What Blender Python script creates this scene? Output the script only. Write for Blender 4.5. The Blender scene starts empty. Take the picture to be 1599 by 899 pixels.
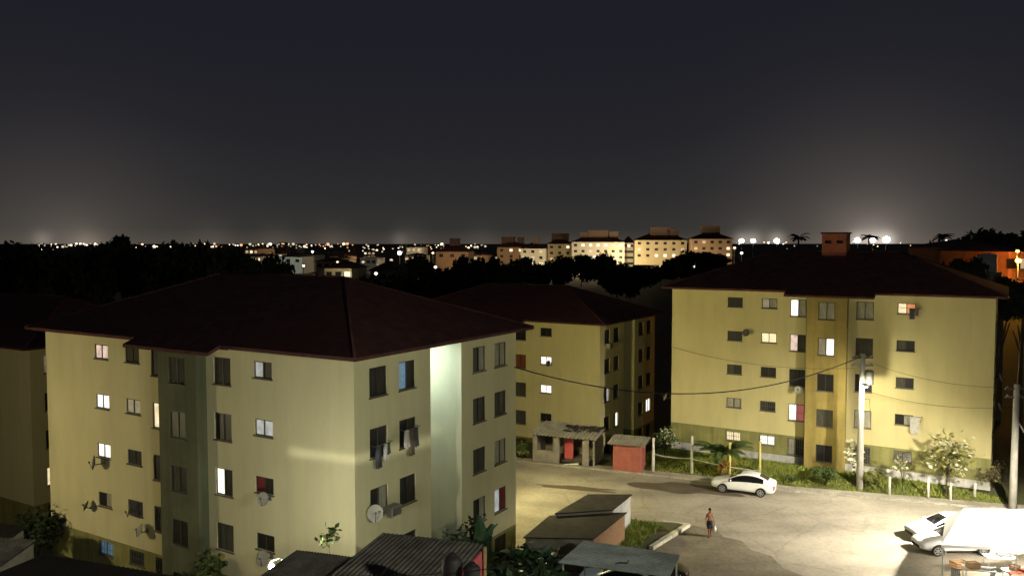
import bpy, bmesh, math, random
from mathutils import Vector, Matrix
R = random.Random(7)
S = bpy.context.scene
COL = S.collection
PI = math.pi

# ------------------------------------------------------------------ camera
F, CZ = 1290.0, 18.0
PITCH = math.atan(71.5 / F)
cam_d = bpy.data.cameras.new('camera'); cam = bpy.data.objects.new('camera', cam_d); COL.objects.link(cam)
cam.location = (0, 0, CZ); cam.rotation_euler = (PI / 2 - PITCH, 0, 0)
cam_d.sensor_width = 36.0; cam_d.lens = 36.0 * F / 1599.0
cam_d.clip_start = 0.1; cam_d.clip_end = 20000
S.camera = cam

def ray(px, py):
    x = (px - 799.5) / F; y = -(py - 449.5) / F
    c, s = math.cos(PITCH), math.sin(PITCH)
    return Vector((x, c + y * s, -s + y * c))
def at(px, py, Y):                       # a point seen at a pixel, Y metres ahead
    d = ray(px, py); return Vector((0, 0, CZ)) + d * (Y / d.y)
def gnd(px, py, z=0.0):                  # a point seen at a pixel, on height z
    d = ray(px, py); return Vector((0, 0, CZ)) + d * ((z - CZ) / d.z)

TH = math.radians(31)
E1 = Vector((math.cos(TH), -math.sin(TH), 0)); E2 = Vector((math.sin(TH), math.cos(TH), 0))
def uv(x, y): return x * E1.x + y * E1.y, x * E2.x + y * E2.y
def sm(a, b, t):
    t = max(0.0, min(1.0, (t - a) / (b - a))); return t * t * (3 - 2 * t)

KERB = [(-14, 73.2), (0.8, 66.8), (11.6, 62.6), (20.4, 58.7), (32.7, 54.9), (62, 47.5)]
def kerb_y(x):
    for (x0, y0), (x1, y1) in zip(KERB, KERB[1:]):
        if x <= x1: return y0 + (y1 - y0) * (x - x0) / (x1 - x0)
    return 47.5
def hgt(x, y):                           # terrain height
    u, v = uv(x, y)
    h = -0.02
    past = y - kerb_y(x) if x > -14 else y - 73
    h += 0.66 * sm(0.8, 3.6, past) * sm(-27, -24, u) * (1 - sm(84, 95, v))
    h -= 3.0 * sm(64, 68, v) * (1 - sm(-28, -25, u))
    h -= 3.0 * (1 - sm(-56, -50, u)) * (1 - sm(64, 68, v))
    far = sm(88, 170, v)
    h += -6.0 * far
    r = math.hypot(x - 45, (y - 410) * 0.8)
    h += 12.0 * (1 - sm(60, 260, r)) * far
    h += 16.5 * sm(480, 1050, y) * (1 - 0.8 * sm(1300, 4000, y)) + 1.5 * math.sin(x * 0.004) * sm(480, 1050, y)
    h += 9.0 * (1 - sm(-80, -20, x)) * sm(85, 160, y) * (1 - sm(300, 500, y))
    h += 7.0 * sm(40, 70, x) * sm(78, 120, y) * (1 - sm(300, 500, y))
    h += 12.5 * (1 - sm(12, 32, math.hypot(x - 67, y - 106)))
    return h

# ------------------------------------------------------------------ materials
MATS = {}
def mat(name, col, rough=0.8, var=0.25, scale=2.0, bump=0.0, bscale=None, metal=0.0, col2=None, stretch=None, spec=0.3, coat=0.0):
    m = bpy.data.materials.new(name); m.use_nodes = True
    nt = m.node_tree; b = nt.nodes['Principled BSDF']
    b.inputs['Roughness'].default_value = rough; b.inputs['Metallic'].default_value = metal
    b.inputs['Specular IOR Level'].default_value = spec; b.inputs['Coat Weight'].default_value = coat
    tc = nt.nodes.new('ShaderNodeTexCoord'); mp = nt.nodes.new('ShaderNodeMapping')
    nt.links.new(tc.outputs['Object'], mp.inputs[0])
    if stretch: mp.inputs['Scale'].default_value = stretch
    n = nt.nodes.new('ShaderNodeTexNoise'); n.inputs['Scale'].default_value = scale; n.inputs['Detail'].default_value = 8
    n.inputs['Roughness'].default_value = 0.65
    nt.links.new(mp.outputs[0], n.inputs['Vector'])
    r = nt.nodes.new('ShaderNodeValToRGB')
    c2 = col2 or tuple(c * (1 - var) for c in col)
    r.color_ramp.elements[0].position = 0.32; r.color_ramp.elements[1].position = 0.68
    r.color_ramp.elements[0].color = (*c2, 1); r.color_ramp.elements[1].color = (*col, 1)
    nt.links.new(n.outputs['Fac'], r.inputs[0]); nt.links.new(r.outputs[0], b.inputs['Base Color'])
    if bump:
        n2 = nt.nodes.new('ShaderNodeTexNoise'); n2.inputs['Scale'].default_value = bscale or scale * 6; n2.inputs['Detail'].default_value = 6
        nt.links.new(tc.outputs['Object'], n2.inputs['Vector'])
        bp = nt.nodes.new('ShaderNodeBump'); bp.inputs['Strength'].default_value = bump; bp.inputs['Distance'].default_value = 0.03
        nt.links.new(n2.outputs['Fac'], bp.inputs['Height']); nt.links.new(bp.outputs[0], b.inputs['Normal'])
    MATS[name] = m; return m
def emis(name, col, strength, var=0.0, scale=3.0, sample=True):
    m = bpy.data.materials.new(name); m.use_nodes = True
    nt = m.node_tree; b = nt.nodes['Principled BSDF']
    b.inputs['Base Color'].default_value = (0.3, 0.3, 0.3, 1)
    b.inputs['Emission Color'].default_value = (*col, 1); b.inputs['Emission Strength'].default_value = strength
    if var:
        tc = nt.nodes.new('ShaderNodeTexCoord'); n = nt.nodes.new('ShaderNodeTexNoise'); n.inputs['Scale'].default_value = scale
        oi = nt.nodes.new('ShaderNodeObjectInfo'); ad = nt.nodes.new('ShaderNodeVectorMath')
        nt.links.new(tc.outputs['Object'], ad.inputs[0]); nt.links.new(oi.outputs['Location'], ad.inputs[1])
        nt.links.new(ad.outputs[0], n.inputs['Vector'])
        mr = nt.nodes.new('ShaderNodeMapRange'); mr.inputs[1].default_value = 0.35; mr.inputs[2].default_value = 0.65
        mr.inputs[3].default_value = strength * (1 - var); mr.inputs[4].default_value = strength
        nt.links.new(n.outputs['Fac'], mr.inputs[0]); nt.links.new(mr.outputs[0], b.inputs['Emission Strength'])
    if not sample: m.cycles.emission_sampling = 'NONE'
    MATS[name] = m; return m
def brick_mat(name, c1, c2, mortar, scale):
    m = mat(name, c1); nt = m.node_tree; b = nt.nodes['Principled BSDF']
    tc = nt.nodes.new('ShaderNodeTexCoord'); mp = nt.nodes.new('ShaderNodeMapping'); mp.inputs['Rotation'].default_value = (PI / 2, 0, 0)
    br = nt.nodes.new('ShaderNodeTexBrick'); br.inputs['Scale'].default_value = scale
    br.inputs['Color1'].default_value = (*c1, 1); br.inputs['Color2'].default_value = (*c2, 1); br.inputs['Mortar'].default_value = (*mortar, 1)
    nt.links.new(tc.outputs['Object'], mp.inputs[0]); nt.links.new(mp.outputs[0], br.inputs[0]); nt.links.new(br.outputs[0], b.inputs['Base Color'])
    return m

mat('cream_yellow', (0.56, 0.49, 0.235), 0.9, 0.14, 0.55, 0.12, 20, stretch=(1, 1, 0.35))
mat('cream', (0.59, 0.54, 0.325), 0.9, 0.14, 0.55, 0.12, 20, stretch=(1, 1, 0.35))
mat('band_olive', (0.30, 0.285, 0.10), 0.9, 0.25, 0.8, 0.12, 20)
mat('bay_green', (0.135, 0.142, 0.082), 0.9, 0.2, 0.8, 0.1, 20)
mat('bay_yellow', (0.37, 0.285, 0.085), 0.9, 0.2, 0.8, 0.1, 20)
mat('plinth_white', (0.68, 0.65, 0.58), 0.9, 0.3, 1.2)
mat('roof_tile', (0.095, 0.034, 0.029), 0.9, 0.5, 1.5, 0.3, 12)
mat('soffit', (0.30, 0.27, 0.2), 0.9)
mat('frame_dark', (0.045, 0.04, 0.035), 0.5)
mat('sill', (0.14, 0.12, 0.09), 0.8)
mat('glass_dark', (0.022, 0.020, 0.018), 0.45, 0.5, 1.0, spec=0.25)
mat('curtain_grey', (0.42, 0.40, 0.31), 0.9, 0.55, 5.0, stretch=(4, 4, 0.3))
mat('curtain_dim', (0.085, 0.078, 0.055), 0.9, 0.6, 5.0, stretch=(4, 4, 0.3))
mat('curtain_red', (0.22, 0.025, 0.025), 0.9, 0.5, 4.0, stretch=(4, 4, 0.3))
mat('board_rust', (0.2, 0.06, 0.02), 0.9)
emis('lit_white', (1.0, 0.97, 0.86), 1.5, 0.3, 2.5)
emis('lit_warm', (1.0, 0.80, 0.47), 1.1, 0.4, 2.5)
emis('lit_pink', (1.0, 0.70, 0.58), 0.8, 0.45, 2.5)
emis('lit_cool', (0.75, 0.80, 0.78), 0.5, 0.5, 2.5)
emis('lit_dim', (0.75, 0.62, 0.36), 0.22, 0.6, 3.0)
emis('lit_orange', (1.0, 0.30, 0.07), 0.75, 0.5, 3.0)
emis('lit_blue', (0.09, 0.35, 0.62), 0.42, 0.6, 6.0)
emis('lit_red', (0.8, 0.06, 0.12), 0.5, 0.3, 3.0)
mat('concrete_road', (0.385, 0.342, 0.262), 0.92, 0.38, 0.22, 0.25, 14)
mat('asphalt', (0.275, 0.235, 0.165), 0.95, 0.4, 0.5, 0.35, 18)
mat('damp_patch', (0.12, 0.095, 0.065), 0.7, 0.4, 0.9, 0.2, 14)
mat('kerb_paint', (0.62, 0.58, 0.44), 0.9, 0.5, 1.6, 0.2)
mat('sidewalk', (0.45, 0.41, 0.32), 0.92, 0.35, 0.9, 0.2)
mat('terrain', (0.060, 0.075, 0.022), 0.95, 0.5, 0.4, 0.4, 8, col2=(0.085, 0.065, 0.035))
mat('grass', (0.27, 0.29, 0.05), 0.8, 0.5, 0.5, col2=(0.12, 0.16, 0.025))
mat('leaf', (0.075, 0.115, 0.028), 0.6, 0.5, 0.8)
mat('leaf_dark', (0.028, 0.040, 0.014), 0.8, 0.5, 0.4)
mat('leaf_yellow', (0.21, 0.205, 0.05), 0.6, 0.4, 0.8)
mat('leaf_pale', (0.62, 0.62, 0.44), 0.5, 0.2, 1.0)
mat('leaf_orange', (0.35, 0.16, 0.03), 0.6, 0.4, 0.8)
mat('leaf_banana', (0.035, 0.075, 0.025), 0.45, 0.4, 1.2)
mat('bark', (0.11, 0.085, 0.055), 0.95, 0.5, 3)
mat('car_white', (0.74, 0.74, 0.73), 0.28, 0.03, 1.0, coat=0.6)
mat('car_silver', (0.50, 0.50, 0.50), 0.3, 0.03, 1.0, coat=0.6, metal=0.3)
mat('car_black', (0.012, 0.012, 0.014), 0.25, 0.1, 1.0, coat=0.6)
mat('car_glass', (0.008, 0.008, 0.009), 0.08, 0.1, 1.0, spec=0.6)
mat('tyre', (0.018, 0.018, 0.018), 0.9)
mat('rim', (0.45, 0.45, 0.44), 0.35, 0.1, metal=0.7)
mat('lamp_clear', (0.7, 0.7, 0.68), 0.15, 0.1)
mat('lamp_red', (0.35, 0.02, 0.015), 0.2, 0.1)
mat('skin', (0.26, 0.115, 0.055), 0.6, 0.15, 8)
mat('hair', (0.012, 0.009, 0.007), 0.9)
mat('shorts', (0.028, 0.030, 0.036), 0.9, 0.4, 10)
mat('bag_white', (0.78, 0.77, 0.74), 0.6, 0.1, 8)
mat('fibre_cement', (0.27, 0.24, 0.205), 0.95, 0.55, 0.9, 0.3, 20)
mat('fibre_dark', (0.030, 0.025, 0.022), 0.95, 0.4, 0.9, 0.3, 20)
mat('roof_brown', (0.062, 0.05, 0.038), 0.95, 0.45, 0.7, 0.3, 20)
mat('sheet_pale', (0.40, 0.37, 0.30), 0.85, 0.4, 1.2, 0.2)
mat('zinc', (0.48, 0.49, 0.44), 0.55, 0.3, 0.8, metal=0.2)
mat('wall_white', (0.68, 0.67, 0.62), 0.9, 0.3, 1.5)
mat('wall_raw', (0.24, 0.215, 0.175), 0.95, 0.4, 1.5, 0.3)
mat('pink_wall', (0.62, 0.12, 0.14), 0.9, 0.2)
mat('red_metal', (0.33, 0.10, 0.075), 0.6, 0.3, 1.5)
mat('dark_stuff', (0.03, 0.026, 0.022), 0.9)
brick_mat('brick', (0.30, 0.15, 0.07), (0.36, 0.20, 0.10), (0.33, 0.27, 0.19), 3.2)
brick_mat('brick_red_lit', (0.40, 0.10, 0.05), (0.30, 0.075, 0.04), (0.22, 0.12, 0.09), 3.0)  # red brick, with the orange light on it mixed into its colour
mat('pole_concrete', (0.52, 0.49, 0.42), 0.9, 0.3, 1.5, 0.15)
mat('steel', (0.16, 0.155, 0.14), 0.5, 0.3, metal=0.4)
mat('dish_grey', (0.36, 0.34, 0.29), 0.7, 0.25, 2.0)
mat('dish_dark', (0.12, 0.105, 0.08), 0.8, 0.4, 3.0)
mat('wire', (0.02, 0.02, 0.018), 0.8)
mat('post_white', (0.62, 0.60, 0.50), 0.9, 0.3, 3)
mat('post_yellow', (0.60, 0.52, 0.16), 0.9, 0.3, 3)
cv = mat('canvas_white', (0.82, 0.82, 0.80), 0.9, 0.05, 1.0)
_n = cv.node_tree; _t = _n.nodes.new('ShaderNodeBsdfTranslucent'); _t.inputs[0].default_value = (0.8, 0.8, 0.76, 1); _x = _n.nodes.new('ShaderNodeMixShader'); _x.inputs[0].default_value = 0.4
_n.links.new(_n.nodes['Principled BSDF'].outputs[0], _x.inputs[1]); _n.links.new(_t.outputs[0], _x.inputs[2]); _n.links.new(_x.outputs[0], _n.nodes['Material Output'].inputs[0])
mat('plastic_white', (0.78, 0.77, 0.74), 0.45, 0.05)
mat('plastic_grey', (0.30, 0.29, 0.30), 0.6, 0.1)
mat('wood_tan', (0.48, 0.30, 0.15), 0.8, 0.35, 4)
mat('red_cloth', (0.52, 0.09, 0.035), 0.85, 0.3, 4)
mat('tank_plastic', (0.035, 0.028, 0.03), 0.6)
mat('tank_blue_grey', (0.30, 0.32, 0.31), 0.7)
mat('cloth_dark', (0.07, 0.075, 0.085), 0.9, 0.4, 5)
mat('cloth_brown', (0.15, 0.10, 0.07), 0.9, 0.4, 5)
mat('cloth_light', (0.5, 0.48, 0.42), 0.9, 0.3, 5)
mat('far_wall', (0.5, 0.42, 0.27), 0.9, 0.15, 0.4)
mat('far_wall_white', (0.6, 0.56, 0.48), 0.9, 0.15, 0.4)
mat('far_wall_rose', (0.40, 0.26, 0.16), 0.9, 0.15, 0.4)
mat('wall_tank', (0.13, 0.085, 0.065), 0.9, 0.2)
mat('orange_wall', (0.55, 0.22, 0.09), 0.9, 0.35, 0.8)
emis('lamp_hot', (1.0, 0.97, 0.86), 40.0, sample=False)
emis('lamp_far_white', (1.0, 0.94, 0.84), 4.0, sample=False)
emis('lamp_far_warm', (1.0, 0.72, 0.42), 2.6, sample=False)
emis('lamp_far_orange', (1.0, 0.40, 0.14), 1.6, sample=False)
emis('lamp_far_dim', (1.0, 0.82, 0.62), .8, sample=False)
emis('lamp_flood', (1.0, 0.96, 0.86), 26.0, sample=False)
emis('lamp_sodium', (1.0, 0.48, 0.08), 9.0, sample=False)
emis('far_lit_warm', (1.0, 0.84, 0.58), 1.3, sample=False)
emis('far_lit_dim', (1.0, 0.75, 0.42), 0.5, sample=False)

def weather(name, streak, lo, sc, crack=0):
    nt = MATS[name].node_tree; b = nt.nodes['Principled BSDF']; src = b.inputs['Base Color'].links[0].from_socket
    tc = nt.nodes.new('ShaderNodeTexCoord'); cur = src
    def mul(fac, lo_, p0, p1):
        nonlocal cur
        mr = nt.nodes.new('ShaderNodeMapRange'); mr.inputs[1].default_value = p0; mr.inputs[2].default_value = p1; mr.inputs[3].default_value = lo_; mr.inputs[4].default_value = 1.0
        nt.links.new(fac, mr.inputs[0]); mx = nt.nodes.new('ShaderNodeMix'); mx.data_type = 'RGBA'; mx.blend_type = 'MULTIPLY'; mx.inputs[0].default_value = 1
        nt.links.new(cur, mx.inputs[6]); nt.links.new(mr.outputs[0], mx.inputs[7]); cur = mx.outputs[2]
    for scl, st, l, p0, p1 in ((sc, streak, lo, .30, .55), (sc * .23, (1, 1, 1), lo + .06, .35, .6), (sc * 9, (1, 1, 1), lo + .1, .35, .55)):
        mp = nt.nodes.new('ShaderNodeMapping'); mp.inputs['Scale'].default_value = st; nt.links.new(tc.outputs['Object'], mp.inputs[0])
        n = nt.nodes.new('ShaderNodeTexNoise'); n.inputs['Scale'].default_value = scl; n.inputs['Detail'].default_value = 7; nt.links.new(mp.outputs[0], n.inputs['Vector']); mul(n.outputs['Fac'], l, p0, p1)
    if crack:
        n = nt.nodes.new('ShaderNodeTexNoise'); n.inputs['Scale'].default_value = .5; n.inputs['Detail'].default_value = 5; nt.links.new(tc.outputs['Object'], n.inputs['Vector'])
        ad = nt.nodes.new('ShaderNodeVectorMath'); ad.operation = 'ADD'; nt.links.new(tc.outputs['Object'], ad.inputs[0]); nt.links.new(n.outputs['Color'], ad.inputs[1])
        v = nt.nodes.new('ShaderNodeTexVoronoi'); v.feature = 'DISTANCE_TO_EDGE'; v.inputs['Scale'].default_value = crack; nt.links.new(ad.outputs[0], v.inputs['Vector']); mul(v.outputs['Distance'], .84, 0.0, .018)
    nt.links.new(cur, b.inputs['Base Color'])
weather('cream', (1, 1, .12), .93, 1.6); weather('cream_yellow', (1, 1, .12), .93, 1.6); weather('band_olive', (1, 1, .1), .7, 2.0); weather('bay_green', (1, 1, .07), .75, 2.2); weather('bay_yellow', (1, 1, .07), .75, 2.2)
weather('plinth_white', (1, 1, .3), .6, 2.0); weather('concrete_road', (.35, 1, 1), .76, .42, .16); weather('asphalt', (.5, 1, 1), .7, .5); weather('fibre_cement', (1, 1, 1), .6, 1.5); weather('roof_brown', (1, 1, 1), .6, 1.5); weather('zinc', (.3, 1, 1), .65, 1.2); weather('wall_white', (1, 1, .2), .7, 2); weather('sidewalk', (1, 1, 1), .7, .8, .5)

# ------------------------------------------------------------------ mesh builder
class MB:
    def __init__(s): s.v = []; s.f = []; s.m = []; s.sm = []
    def face(s, pts, m=0, smooth=False):
        i = len(s.v); s.v += [tuple(p) for p in pts]; s.f.append(tuple(range(i, i + len(pts)))); s.m.append(m); s.sm.append(smooth)
    def mesh(s, vs, fs, m=0, smooth=False):
        i = len(s.v); s.v += [tuple(p) for p in vs]
        for f in fs: s.f.append(tuple(i + k for k in f)); s.m.append(m); s.sm.append(smooth)
    def box(s, x0, y0, z0, x1, y1, z1, m=0, M=None):
        vs = [Vector(p) for p in ((x0, y0, z0), (x1, y0, z0), (x1, y1, z0), (x0, y1, z0), (x0, y0, z1), (x1, y0, z1), (x1, y1, z1), (x0, y1, z1))]
        if M: vs = [M @ p for p in vs]
        s.mesh(vs, [(0, 3, 2, 1), (4, 5, 6, 7), (0, 1, 5, 4), (1, 2, 6, 5), (2, 3, 7, 6), (3, 0, 4, 7)], m)
    def tube(s, pts, rads, n=8, m=0, smooth=True, caps=True):
        pts = [Vector(p) for p in pts]
        if not hasattr(rads, '__len__'): rads = [rads] * len(pts)
        vs = []
        for i, p in enumerate(pts):
            d = (pts[min(i + 1, len(pts) - 1)] - pts[max(i - 1, 0)]).normalized()
            a = d.cross(Vector((0, 0, 1)) if abs(d.z) < 0.95 else Vector((1, 0, 0))).normalized(); b = d.cross(a)
            for k in range(n):
                t = 2 * PI * k / n; vs.append(p + (a * math.cos(t) + b * math.sin(t)) * rads[i])
        fs = [(i * n + k, i * n + (k + 1) % n, (i + 1) * n + (k + 1) % n, (i + 1) * n + k) for i in range(len(pts) - 1) for k in range(n)]
        s.mesh(vs, fs, m, smooth)
        if caps:
            s.mesh(vs[:n], [tuple(range(n))], m); s.mesh(vs[-n:], [tuple(range(n))], m)
    def ball(s, c, r, m=0, nu=10, nv=6):
        c = Vector(c); rx, ry, rz = (r, r, r) if not hasattr(r, '__len__') else r
        vs = [c + Vector((0, 0, -rz))]
        for j in range(1, nv):
            t = -PI / 2 + PI * j / nv
            for i in range(nu):
                a = 2 * PI * i / nu; vs.append(c + Vector((rx * math.cos(t) * math.cos(a), ry * math.cos(t) * math.sin(a), rz * math.sin(t))))
        vs.append(c + Vector((0, 0, rz))); fs = []
        for i in range(nu):
            fs.append((0, 1 + (i + 1) % nu, 1 + i)); fs.append((len(vs) - 1, 1 + (nv - 2) * nu + i, 1 + (nv - 2) * nu + (i + 1) % nu))
            for j in range(nv - 2):
                a = 1 + j * nu; fs.append((a + i, a + (i + 1) % nu, a + nu + (i + 1) % nu, a + nu + i))
        s.mesh(vs, fs, m, True)
    def prism(s, pts, z0, z1, m=0, mt=None):
        n = len(pts); vs = [Vector((p[0], p[1], z0)) for p in pts] + [Vector((p[0], p[1], z1)) for p in pts]
        s.mesh(vs, [tuple(range(n))] + [(i, (i + 1) % n, n + (i + 1) % n, n + i) for i in range(n)], m)
        s.mesh(vs[n:], [tuple(range(n))], m if mt is None else mt)
    def data(s, name, mats):
        me = bpy.data.meshes.new(name); me.from_pydata(s.v, [], s.f)
        for m in mats: me.materials.append(MATS[m] if isinstance(m, str) else m)
        me.polygons.foreach_set('material_index', s.m); me.polygons.foreach_set('use_smooth', s.sm)
        me.update(); return me
    def build(s, name, mats, parent=None, loc=None, rz=0, recalc=True):
        if isinstance(mats, str): mats = [mats]
        me = s.data(name, mats)
        if recalc:
            bm = bmesh.new(); bm.from_mesh(me); bmesh.ops.remove_doubles(bm, verts=bm.verts, dist=1e-5); bmesh.ops.recalc_face_normals(bm, faces=bm.faces); bm.to_mesh(me); bm.free()
        return inst(name, me, parent, loc, rz)
def inst(name, me, parent=None, loc=None, rz=0):
    o = bpy.data.objects.new(name, me); COL.objects.link(o)
    if parent: o.parent = parent
    if loc is not None: o.location = loc
    o.rotation_euler.z = rz
    return o
def tag(o, label=None, cat=None, group=None, kind=None):
    if label: o['label'] = label
    if cat: o['category'] = cat
    if group: o['group'] = group
    if kind: o['kind'] = kind
    return o
def thing(name, label, cat, loc=(0, 0, 0), rz=0, group=None):
    o = bpy.data.objects.new(name, None); COL.objects.link(o); o.empty_display_size = 0.3
    o.location = loc; o.rotation_euler.z = rz
    return tag(o, label, cat, group)
def dup(root, loc, rz, label, group=None, cat=None):
    r = root.copy(); COL.objects.link(r); r.location = loc; r.rotation_euler.z = rz; r['label'] = label
    if group: r['group'] = group
    for ch in list(root.children):
        c = ch.copy(); COL.objects.link(c); c.parent = r
        for g in ch.children:
            d = g.copy(); COL.objects.link(d); d.parent = c
    return r
def lamp(name, loc, power, col, radius=0.15, kind='POINT', aim=None, angle=120, blend=0.5, parent=None):
    l = bpy.data.lights.new(name, kind); l.energy = power; l.color = col; l.shadow_soft_size = radius
    o = bpy.data.objects.new(name, l); COL.objects.link(o); o.location = loc
    if kind == 'SPOT':
        l.spot_size = math.radians(angle); l.spot_blend = blend
        o.rotation_euler = (Vector(aim) - Vector(loc)).to_track_quat('-Z', 'Y').to_euler()
    if parent:
        o.parent = parent; o.location = Vector(loc) - parent.location
    return o

# ------------------------------------------------------------------ sky
w = bpy.data.worlds.new('World'); S.world = w; w.use_nodes = True
nt = w.node_tree; bg = nt.nodes['Background']
tc = nt.nodes.new('ShaderNodeTexCoord'); sx = nt.nodes.new('ShaderNodeSeparateXYZ'); nt.links.new(tc.outputs['Generated'], sx.inputs[0])
rp = nt.nodes.new('ShaderNodeValToRGB'); nt.links.new(sx.outputs['Z'], rp.inputs[0])
els = [(0.0, (0.058, 0.050, 0.042)), (0.0155, (0.034, 0.032, 0.029)), (0.06, (0.0240, 0.0235, 0.0252)), (0.13, (0.0168, 0.0168, 0.0208)), (0.2, (0.0138, 0.0140, 0.0200)), (0.34, (0.0118, 0.0120, 0.0182))]
while len(rp.color_ramp.elements) < len(els): rp.color_ramp.elements.new(0.5)
for e, (p, c) in zip(rp.color_ramp.elements, els): e.position = p; e.color = (*c, 1)
last = rp.outputs[0]
def glow(px, py, col, sharp):
    global last
    d = ray(px, py).normalized()
    dt = nt.nodes.new('ShaderNodeVectorMath'); dt.operation = 'DOT_PRODUCT'; nt.links.new(tc.outputs['Generated'], dt.inputs[0]); dt.inputs[1].default_value = d
    pw = nt.nodes.new('ShaderNodeMath'); pw.operation = 'POWER'; pw.use_clamp = True; nt.links.new(dt.outputs['Value'], pw.inputs[0]); pw.inputs[1].default_value = sharp
    mx = nt.nodes.new('ShaderNodeMix'); mx.data_type = 'RGBA'; mx.blend_type = 'ADD'
    nt.links.new(pw.outputs[0], mx.inputs[0]); nt.links.new(last, mx.inputs[6]); mx.inputs[7].default_value = (*col, 1); last = mx.outputs[2]
glow(1360, 385, (0.085, 0.070, 0.060), 900)
glow(1350, 385, (0.050, 0.040, 0.033), 130)
glow(1365, 380, (0.16, 0.145, 0.125), 5000)
for _x, _k in ((1158, .16), (1176, .16), (1213, .22), (1339, .30), (1363, .24), (1384, .42), (624, .05), (66, .10)): glow(_x, 375, (_k, _k * .9, _k * .78), 26000)  # lamp halos painted into the sky colour
glow(1180, 380, (0.05, 0.045, 0.038), 4000)
glow(520, 383, (0.034, 0.024, 0.017), 5000)
glow(640, 383, (0.030, 0.026, 0.022), 5000)
glow(330, 383, (0.026, 0.021, 0.017), 4000)
glow(430, 383, (0.026, 0.020, 0.015), 5000)
glow(750, 383, (0.018, 0.016, 0.014), 5000)
glow(110, 385, (0.035, 0.030, 0.024), 1500)
glow(135, 385, (0.10, 0.085, 0.06), 9000)
glow(100, 390, (0.034, 0.027, 0.022), 160)
nt.links.new(last, bg.inputs['Color']); bg.inputs['Strength'].default_value = 1.0
S.view_settings.view_transform = 'Standard'; S.view_settings.look = 'None'; S.view_settings.gamma = 1; S.view_settings.exposure = 0

# ------------------------------------------------------------------ terrain, road
xs = [-7000, -3500, -1800, -900, -500, -300, -200, -150, -110, -85] + [-70 + 1.25 * i for i in range(121)] + [90, 105, 130, 170, 230, 320, 500, 900, 1800, 3500, 7000]
ys = [-60, -20] + [10 + 1.25 * i for i in range(73)] + [110, 122, 136, 150, 165, 185, 210, 240, 280, 320, 360, 400, 440, 490, 560, 640, 720, 800, 900, 1000, 1150, 1350, 1700, 2300, 3500, 6000, 11000]
m = MB(); vs = [(x, y, hgt(x, y)) for y in ys for x in xs]; n = len(xs)
m.mesh(vs, [(j * n + i, j * n + i + 1, (j + 1) * n + i + 1, (j + 1) * n + i) for j in range(len(ys) - 1) for i in range(n - 1)], 0, True)
tag(m.build('ground', 'terrain', recalc=False), kind='structure')
def sheet(name, pts, z, mt):
    k = MB(); k.face([(p[0], p[1], z) for p in pts]); return tag(k.build(name, mt, recalc=False), kind='structure')
sheet('road', [(-14, 36)] + [(x, y - 0.05) for x, y in KERB] + [(62, 12), (-14, 12)], 0.010, 'concrete_road')
def blob(cx, cy, rx, ry, seed, rot=0, n=40):
    q = random.Random(seed); ph = [q.uniform(0, 6.28) for _ in range(5)]; out = []
    for k in range(n):
        t = 2 * PI * k / n; r = 1 + sum(0.10 * math.sin((j + 2) * t + ph[j]) for j in range(5))
        x, y = rx * r * math.cos(t), ry * r * math.sin(t); out.append((cx + x * math.cos(rot) - y * math.sin(rot), cy + x * math.sin(rot) + y * math.cos(rot)))
    return out
p = gnd(1065, 762); sheet('damp_patch', blob(p.x, p.y, 3.4, 1.4, 3, -0.3), 0.016, 'damp_patch')
p = gnd(900, 762); sheet('damp_patch', blob(p.x, p.y, 3.0, 0.5, 5, -0.25), 0.017, 'damp_patch')
sheet('asphalt_patch', [gnd(*q) for q in ((1070, 824), (1084, 820), (1100, 824), (1118, 826), (1130, 838), (1158, 844), (1172, 858), (1205, 868), (1222, 886), (1262, 902), (1300, 960), (1000, 960), (1010, 866))], 0.018, 'asphalt')
m = MB()
for (x0, y0), (x1, y1) in zip(KERB, KERB[1:]):
    d = Vector((x1 - x0, y1 - y0, 0)).normalized(); nn = Vector((-d.y, d.x, 0)) * 1.1
    a, b = Vector((x0, y0, 0)), Vector((x1, y1, 0))
    m.prism([a, b, b + nn, a + nn], -0.3, 0.12)
tag(m.build('sidewalk', 'sidewalk'), kind='structure')
# island with kerb and grass
isl = [gnd(1071, 821), gnd(1013, 857), gnd(985, 870), gnd(900, 870), gnd(960, 812), gnd(1000, 815), gnd(1035, 817)]
m = MB(); m.prism([(p.x, p.y) for p in isl], -0.2, 0.10); tag(m.build('island', 'terrain'), kind='structure')
m = MB(); a, b = gnd(1071, 821), gnd(1013, 857); d = (b - a).normalized(); nn = Vector((-d.y, d.x, 0)) * 0.30
for i in range(4):
    p, q = a.lerp(b, i / 4 + 0.004), a.lerp(b, (i + 1) / 4 - 0.004); m.prism([p, q, q + nn, p + nn], -0.05, 0.24 + R.uniform(-.02, .02))
c = gnd(1035, 817); d2 = (c - a).normalized(); n2 = Vector((-d2.y, d2.x, 0)) * -0.15
m.prism([a, c, c + n2, a + n2], -0.05, 0.16)
tag(m.build('kerb', 'kerb_paint'), kind='structure')

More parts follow.
